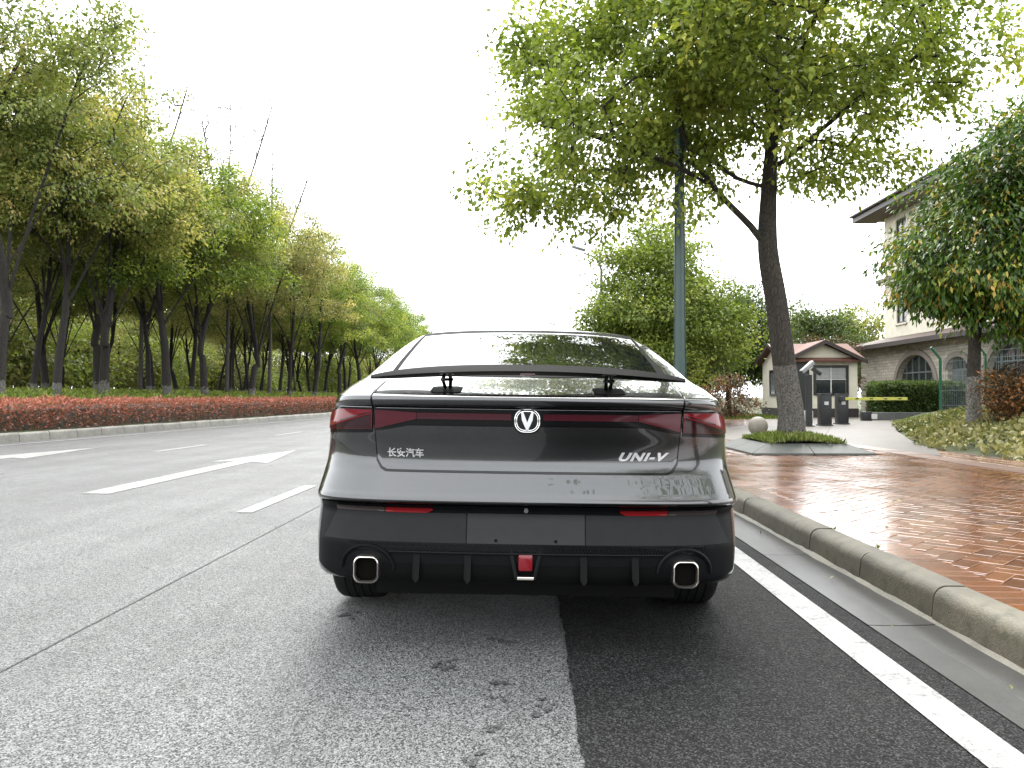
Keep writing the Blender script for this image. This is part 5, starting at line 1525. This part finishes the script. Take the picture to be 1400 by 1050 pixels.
# rear bumper: black lower part, laid under the painted lip
def low_in(x): return .583 - .004 * (abs(x)/.86)**2
xw = [-.836, -.83, -.82, -.81, -.795, -.775, -.74] + lin(-.70, .70, 41) + [.74, .775, .795, .81, .82, .83, .836]
def lowbot(x):
    a = abs(x)
    return .278 + (.06 * ((a - .70) / .152) ** 2 if a > .70 else 0)
low = patch('lower_bumper', [(x, lowbot(x)) for x in xw], [(x*0.985, low_in(x)) for x in xw], M['plastic'], 0.003, 24)
patch('plate_panel', xcurve(lin(-.226, .226, 9), lambda x: .434), xcurve(lin(-.226, .226, 9), lambda x: .550), simple('plate_plastic', (0.019, 0.0205, 0.0225), 0.38, spec=0.16, var=0.1, scale=20), 0.007, 8, low)
for s in (-1, 1):
    sx_ = (lambda l: l) if s > 0 else (lambda l: list(reversed(l)))
    patch('side_panel', [(s*x, .434) for x in sx_(lin(.231, .80, 14))], [(s*x, .548) for x in sx_(lin(.231, .745, 14))], M['plate_side'] if 'plate_side' in M else M.setdefault('plate_side', simple('side_plastic', (0.013, 0.014, 0.0155), 0.4, spec=0.12, var=0.1, scale=20)), 0.0065, 8, low)
    # reflector: smoked outer part, red inner part
    xr = lin(.36, .545, 9)
    patch('reflector_red', [(s*x, .552 + (.016 if k == 0 else 0)) for k, x in ((i, xx) for i, xx in (list(enumerate(xr)) if s > 0 else list(reversed(list(enumerate(xr))))))],
          [(s*x, .578) for x in sx_(xr)], M['reflect_red'], 0.012, 3, low)
    xs2 = lin(.549, .745, 9)
    patch('reflector_smoked', [(s*x, .553) for x in sx_(xs2)], [(s*x, .577) for x in sx_(xs2)], M['lens_smoke'], 0.011, 3, low)
    # screws
    p = S(s*.115, .447, 0.008)
    MB().tube([p, p + Vector((0, -0.004, 0))], 0.006, 10).build('screw', M['plastic_dark'], low)
# mesh strip: crossed slats
mesh_b = MB()
for k in range(-60, 61):
    x = k * 0.0115
    p, q = S(x, .404, 0.006), S(x + 0.010, .429, 0.006)
    mesh_b.add([p, p + Vector((0.003, 0, 0)), q + Vector((0.003, 0, 0)), q], [(0, 1, 2, 3)])
    p, q = S(x + 0.010, .404, 0.0065), S(x, .429, 0.0065)
    mesh_b.add([p, p + Vector((0.003, 0, 0)), q + Vector((0.003, 0, 0)), q], [(0, 1, 2, 3)])
patch('mesh_back', xcurve(lin(-.69, .69, 31), lambda x: .402), xcurve(lin(-.69, .69, 31), lambda x: .431), M['gloss_black'], 0.0045, 2, low)
mo = mesh_b.build('grille_mesh', M['plastic'], low); tag(mo, kind='stuff')
MB().tube([S(x, .399, 0.008) for x in lin(-.53, .53, 41)], 0.005, 8).build('diffuser_edge', M['plastic'], low, True)
diff = patch('diffuser', xcurve(lin(-.55, .55, 31), lambda x: .285), xcurve(lin(-.55, .55, 31), lambda x: .352), M['plastic_dark'], 0.006, 4, low)
for x in (-.42, -.222, .222, .42):
    b = MB(); w = .014
    y0 = tail(x, .33)
    pts = [(-w, .395), (w, .395), (w*0.9, .30), (0, .285), (-w*0.9, .305)]
    y1 = y0 - .03
    v = [(x + px, y0 - .006 - (.004 if z > .38 else .035), z) for px, z in pts] + [(x + px, y0 + .03, z) for px, z in pts]
    b.add(v, [(4,3,2,1,0)] + [(i, (i+1) % 5, 5+(i+1) % 5, 5+i) for i in range(5)])
    b.build('fin', M['plastic_dark'], diff)
# centre fog lamp in its frame
fy = tail(0, .34)
fr_ = MB()
outer = [(-.066, .416), (.066, .416), (.040, .305), (-.040, .305)]; inner = [(-.050, .410), (.050, .410), (.030, .318), (-.030, .318)]
v = [(x, fy - .030 + (.02 if z > .4 else 0), z) for x, z in outer] + [(x, fy - .034 + (.02 if z > .4 else 0), z) for x, z in inner] + [(x, fy + .004, z) for x, z in outer] + [(x, fy + .004, z) for x, z in inner]
fr_.add(v, [(i, (i+1) % 4, 4+(i+1) % 4, 4+i) for i in range(4)] + [(i, 8+i, 8+(i+1) % 4, (i+1) % 4) for i in range(4)] + [(4+i, 4+(i+1) % 4, 12+(i+1) % 4, 12+i) for i in range(4)])
fg = fr_.build('fog_lamp_frame', M['plastic'], low)
MB().cbox(-.031, .033, fy - .040, fy - .034, .305, .317, .003).build('silver_bar', M['bronze_chrome'], fg)
MB().add([(x, fy - .002, z) for x, z in inner], [(3, 2, 1, 0)]).build('fog_lamp_back', M['gloss_black'], fg)
ll = MB().cbox(-.028, .028, fy - .022, fy - .003, .334, .398, .008).build('fog_lamp', lens_mat('fog_red', (0.14, 0.005, 0.01)), fg, True)
# exhaust tips
def rrect(w, h, r, n=6):
    out = []
    for cx, cz, a0 in ((w-r, h-r, 0), (-(w-r), h-r, 90), (-(w-r), -(h-r), 180), (w-r, -(h-r), 270)):
        for i in range(n + 1):
            a = R(a0 + 90 * i / n); out.append((cx + r*math.cos(a), cz + r*math.sin(a)))
    return out
for s in (-1, 1):
    ex, ez = s*.614, .328
    ey = tail(ex, ez)
    q = [(rrect(.049, .052, .028), -.002), (rrect(.0485, .0515, .028), -.008), (rrect(.0445, .0475, .025), -.011), (rrect(.0395, .0425, .022), -.002), (rrect(.038, .041, .021), .16)]
    v = []; f = []
    rim0 = [(rrect(.053, .056, .030), .14)] + q
    n = len(q[0][0])
    for rr, dy in rim0: v += [(ex + x, ey - .035 + dy, ez + z) for x, z in rr]
    for k in range(len(rim0) - 1):
        for i in range(n): f.append((k*n+i, k*n+(i+1) % n, (k+1)*n+(i+1) % n, (k+1)*n+i))
    tip = pyobj('exhaust_tip', v, f, M['bronze_chrome'], car, True, angle=50)
    pyobj('bore_shade_disc', [(ex + x, ey - .012, ez + z) for x, z in rrect(.039, .042, .0215)], [tuple(range(n))], M['bore_dark'] if 'bore_dark' in M else M.setdefault('bore_dark', simple('bore_dark', (0.004, 0.0035, 0.003), 0.8, spec=0.05)), tip)  # black disc added to paint the dark hollow of the pipe
    vin = []; fin = []
    for rr, dy in ((rrect(.0388, .0418, .0215), -.030), (rrect(.0375, .0405, .021), -.012)): vin += [(ex + x, ey + dy, ez + z) for x, z in rr]
    for i in range(n): fin.append((i, (i+1) % n, n+(i+1) % n, n+i))
    pyobj('exhaust_liner', vin, fin, M['bore_dark'], tip, True)  # inner sleeve in the same painted dark
    # arched surround in the bumper
    arc = [(ex + .105*math.cos(a), ez + .092*math.sin(a)) for a in [math.pi * i / 16 for i in range(17)]]
    MB().tube([S(x, z, 0.008) for x, z in arc], 0.007, 6).build('exhaust_surround', M['plastic'], low, True)
    v = [S(x, z, 0.0055) for x, z in arc] + [S(ex + .10*math.cos(math.pi*i/16), max(.280, ez - .045), 0.0055) for i in range(17)]
    pyobj('exhaust_recess', v, [(i, i+1, 18+i, 17+i) for i in range(16)], M['plastic_dark'], low)
# rear camera
p = S(0.0, .580, 0.012); MB().tube([p, p + Vector((0, -.01, -.004))], .008, 12).build('rear_camera', M['grey_metal'], car, True)

# rear window with black border
def win_top(x): return 1.374 - .022*(abs(x)/.60)**2.4
xg = lin(-1, 1, 41)
patch('window_border', [(.635*t, 1.088 + .012*abs(t)**3) for t in xg], [(.622*t, win_top(.60*t) + .030) for t in xg], M['matte_black'], 0.0015, 20, thick=0.001)
patch('rear_window', [(.608*t, 1.102 + .010*abs(t)**3) for t in xg], [(.598*t, win_top(.598*t) - .006) for t in xg], M['car_glass'], 0.003, 24, thick=0.001)
# side windows
def side_pt(y, z, s, off): return (s*(float(Wf(z)) + off), y, z)
for s in (-1, 1):
    pb_ = lin(1.35, 3.35, 24); v = []; f = []
    for r_ in range(9):
        t = r_/8
        for k, y in enumerate(pb_):
            u_ = k/23
            yb = 1.15 + 2.25*u_; yt = 1.95 + 1.05*u_
            z = 1.03 + (1.335 - 1.03)*t*(1 - (1-math.sin(math.pi*min(1, 0.12 + u_*0.76)))*0.12)
            v.append(side_pt(yb + (yt - yb)*t, z, s, .003))
    for r_ in range(8):
        for k in range(23): f.append((r_*24+k, r_*24+k+1, (r_+1)*24+k+1, (r_+1)*24+k))
    pyobj('side_window', v, f, M['car_glass'], car, True)
    m_ = MB().cbox(s*.86 - .0, s*1.02, 2.98, 3.10, 1.0, 1.12, .03) if s > 0 else MB().cbox(-1.02, -.86, 2.98, 3.10, 1.0, 1.12, .03)
    mm = m_.build('door_mirror', M['paint_car'], car, True)
    MB().box(min(s*.78, s*.87), max(s*.78, s*.87), 3.02, 3.06, 1.0, 1.03).build('mirror_arm', M['gloss_black'], mm)
    MB().box(min(s*.88, s*1.0), max(s*.88, s*1.0), 2.972, 2.98, 1.02, 1.10).build('mirror_glass', M['chrome'], mm)
    MB().cbox(min(s*.905, s*.93), max(s*.905, s*.93), 2.1, 2.32, .86, .89, .008).build('door_handle', M['paint_car'], car)
# raised spoiler wing on two lifting arms
xsW = lin(-.655, .655, 53)
v = []; f = []
sec = [(0.0, 0.0), (.35, .55), (1.0, .45), (1.02, .2), (.9, -.15), (.4, -.4)]
for x in xsW:
    t = abs(x) / .655
    ch = .24 * (1 - .72 * t**4); th_ = .046 * (1 - .6 * t**6)
    yc_ = .100 + .17 * t**2.4; zc = 1.102 - .028 * t**2.0
    for (cy, cz) in sec:
        v.append((x, yc_ + cy*ch, zc + cz*th_ + cy*ch*.05))
ns = len(sec)
for i in range(len(xsW) - 1):
    for k in range(ns): f.append((i*ns+k, i*ns+(k+1) % ns, (i+1)*ns+(k+1) % ns, (i+1)*ns+k))
f.append(tuple(range(ns))); f.append(tuple(range((len(xsW)-1)*ns + ns - 1, (len(xsW)-1)*ns - 1, -1)))
sp = pyobj('spoiler', v, f, M['matte_black'], car, True, angle=50)
bm = bmesh.new(); bm.from_mesh(sp.data); bmesh.ops.recalc_face_normals(bm, faces=bm.faces); bm.to_mesh(sp.data); bm.free()
MB().cbox(-.03, .03, .10, .13, 1.084, 1.094, .004).build('brake_lamp', M['lens_deep'], sp)
for s in (-1, 1):
    px = s*.325
    arm = MB()
    arm.tube([(px - .008, .19, 1.035), (px - .014, .15, 1.065), (px - .006, .17, 1.10)], .0075, 8)
    arm.tube([(px + .010, .21, 1.035), (px + .014, .19, 1.07), (px + .006, .18, 1.10)], .0075, 8)
    arm.cbox(px - .028, px + .028, .14, .20, 1.088, 1.098, .003)
    arm.tube([(px - .022, .155, 1.066), (px + .022, .185, 1.068)], .006, 8)
    arm.build('spoiler_arm', M['gloss_black'], car, True)
    bx0 = lin(px - .062, px + .062, 9)
    patch('arm_pocket', [(x, 1.013 + .004*abs((x-px)/.062)**4) for x in bx0], [(x*1 + (0), 1.040 - .004*abs((x-px)/.062)**4) for x in bx0], M['plastic_dark'], 0.002, 4, thick=0.002)

# emblem: rounded double ring with a V
em = empty('emblem', (0, 0, 0)); em.parent = car
ez, ey = .908, tail(0, .908)
def loop_tube(pts, r): return MB().tube(pts + [pts[0]], r, 8, False)
def emring(w, h, r, y): return [(x, y, ez + z) for x, z in rrect(w, h, r, 8)]
pyobj('emblem_base', [(x, ey - .013, ez + z) for x, z in rrect(.053, .049, .038, 8)] + [(x, ey + .004, ez + z) for x, z in rrect(.055, .051, .04, 8)],
      [tuple(range(35, -1, -1))] + [(i, (i+1) % 36, 36+(i+1) % 36, 36+i) for i in range(36)], M['gloss_black'], em)
loop_tube(emring(.0475, .043, .036, ey - .0135), .0022).build('emblem_ring', M['chrome'], em, True)
loop_tube(emring(.041, .0365, .031, ey - .0135), .0020).build('emblem_ring', M['chrome'], em, True)
vp = [(-.024, .034), (-.021, .004), (-.003, -.036), (.003, -.036), (.021, .004), (.024, .034), (.0155, .034), (.0, -.006), (-.0155, .034)]
MB().add([(x, ey - .017, ez + z) for x, z in vp] + [(x, ey - .012, ez + z) for x, z in vp],
         [(0, 1, 2, 7, 8), (2, 3, 4, 5, 6, 7)] + [(i, (i+1) % 9, 9+(i+1) % 9, 9+i) for i in range(9)]).build('emblem_letter', M['badge'], em)

# lettering set on the lid
def lettering(text, x0, x1, zc, h, shear=0.0, name='lettering', bold=0.0, space=1.0):
    cu = bpy.data.curves.new(name, 'FONT'); cu.body = text; cu.size = 1.0; cu.extrude = 0.0
    cu.offset = bold; cu.space_character = space
    tmp = bpy.data.objects.new('tmp_text', cu); C.objects.link(tmp)
    bpy.context.view_layer.update()
    me = bpy.data.meshes.new_from_object(tmp.evaluated_get(bpy.context.evaluated_depsgraph_get()))
    bpy.data.objects.remove(tmp)
    co = np.array([q.co[:] for q in me.vertices])
    if len(co) == 0: return None
    lo, hi = co.min(0), co.max(0)
    u = (co[:, 0] - lo[0]) / (hi[0] - lo[0]); w_ = (co[:, 1] - lo[1]) / (hi[1] - lo[1])
    front_v = []
    for a, b in zip(u, w_):
        x = x0 + (x1 - x0) * a + shear * (b - .5) * h; z = zc + (b - .5) * h
        front_v.append(S(x, z, 0.0065))
    n = len(front_v)
    faces = [tuple(p.vertices) for p in me.polygons]
    # rim
    cnt = {}
    for p in faces:
        for i in range(len(p)):
            e = (p[i], p[(i+1) % len(p)]); cnt[tuple(sorted(e))] = cnt.get(tuple(sorted(e)), 0) + 1
    vv = front_v + [q + Vector((0, .003, 0)) for q in front_v]
    ff = list(faces) + [(a, b, b+n, a+n) for (a, b), c in cnt.items() if c == 1]
    bpy.data.meshes.remove(me)
    return pyobj(name, vv, ff, M['badge'], lid)
lettering('长安汽车', -.548, -.404, .777, .036, 0, 'lettering', 0.012)
lettering('UNI-V', .362, .548, .772, .034, 0.55, 'lettering', 0.045, 1.16)

# wheels
def wheel(ax, s):
    w = empty('wheel', (0, 0, 0)); w.parent = car
    cx = s * .785
    prof_ = [(-.10, .225), (-.118, .25), (-.122, .29), (-.112, .318), (-.095, .331), (-.06, .335), (.06, .335), (.095, .331), (.112, .318), (.122, .29), (.118, .25), (.10, .225)]
    v = []; f = []; n = 48
    for i in range(n):
        a = 2*math.pi*i/n
        for px, pr_ in prof_: v.append((cx + px, ax + pr_*math.cos(a), WR + pr_*math.sin(a)))
    k = len(prof_)
    for i in range(n):
        for j in range(k): f.append((i*k+j, i*k+(j+1) % k, ((i+1) % n)*k+(j+1) % k, ((i+1) % n)*k+j))
    pyobj('tyre', v, f, M['rubber'], w, True)
    gr = MB()
    for gx in (-.055, -.018, .018, .055):
        gr.tube([(cx + gx, ax + .3355*math.cos(2*math.pi*i/48), WR + .3355*math.sin(2*math.pi*i/48)) for i in range(49)], .003, 4, False)
    gr.build('tread_groove', M['plastic_dark'], w)
    rm = MB()
    ox = cx + s*.10
    for q in range(5):
        a = 2*math.pi*q/5
        for da in (-.18, .18):
            p0 = (ox - s*.02, ax + .05*math.cos(a), WR + .05*math.sin(a)); p1 = (ox - s*.01, ax + .222*math.cos(a+da), WR + .222*math.sin(a+da))
            rm.tube([p0, p1], [.022, .016], 6)
    rm.tube([(ox - s*.04, ax, WR), (ox - s*.005, ax, WR)], .055, 16)
    rm.tube([(ox - s*.02 , ax + .225*math.cos(2*math.pi*i/40), WR + .225*math.sin(2*math.pi*i/40)) for i in range(41)], .012, 6, False)
    rm.build('rim', M['grey_metal'], w, True)
    return w
for ax in (AX_R, AX_F):
    for s in (-1, 1): wheel(ax, s)

# ------------------------------------------------------------------ small things on the ground
g = np.random.default_rng(99)
n = 46
px = np.concatenate([g.uniform(1.5, 1.78, 14), g.uniform(2.0, 5.5, 32)]); py = np.concatenate([g.uniform(2.4, 9, 14), g.uniform(3.5, 15, 32)])
pz = np.where(px < 1.8, 0.012, 0.156)
tag(leaf_mesh('fallen_leaves', np.stack([px, py, pz], 1), np.tile([0.3, 0.3, 0.0], (n, 1)), g.uniform(0.02, 0.05, n), 0.5, M['leaf_ivy'], g.random(n), 0.0, g, jitter=0.5), 'fallen leaves scattered on the gutter and the brick pavement', 'leaves', kind='stuff')
for (X, Y, lab, sd) in ((1.945, 4.95, 'tiny weed sprouting behind the kerb, nearer the car', 1), (1.95, 4.35, 'tiny weed sprouting behind the kerb, further from the car', 2)):
    P = np.tile([X, Y, 0.15], (9, 1)) + np.random.default_rng(sd).normal(0, 0.008, (9, 3)) * [1, 1, 0]
    w = blades('weed', P, 0.032, 0.22, M['grass'], np.full(9, 0.3), 0.6, seed=sd)
    tag(w, lab, 'weed', 'weeds behind the kerb')
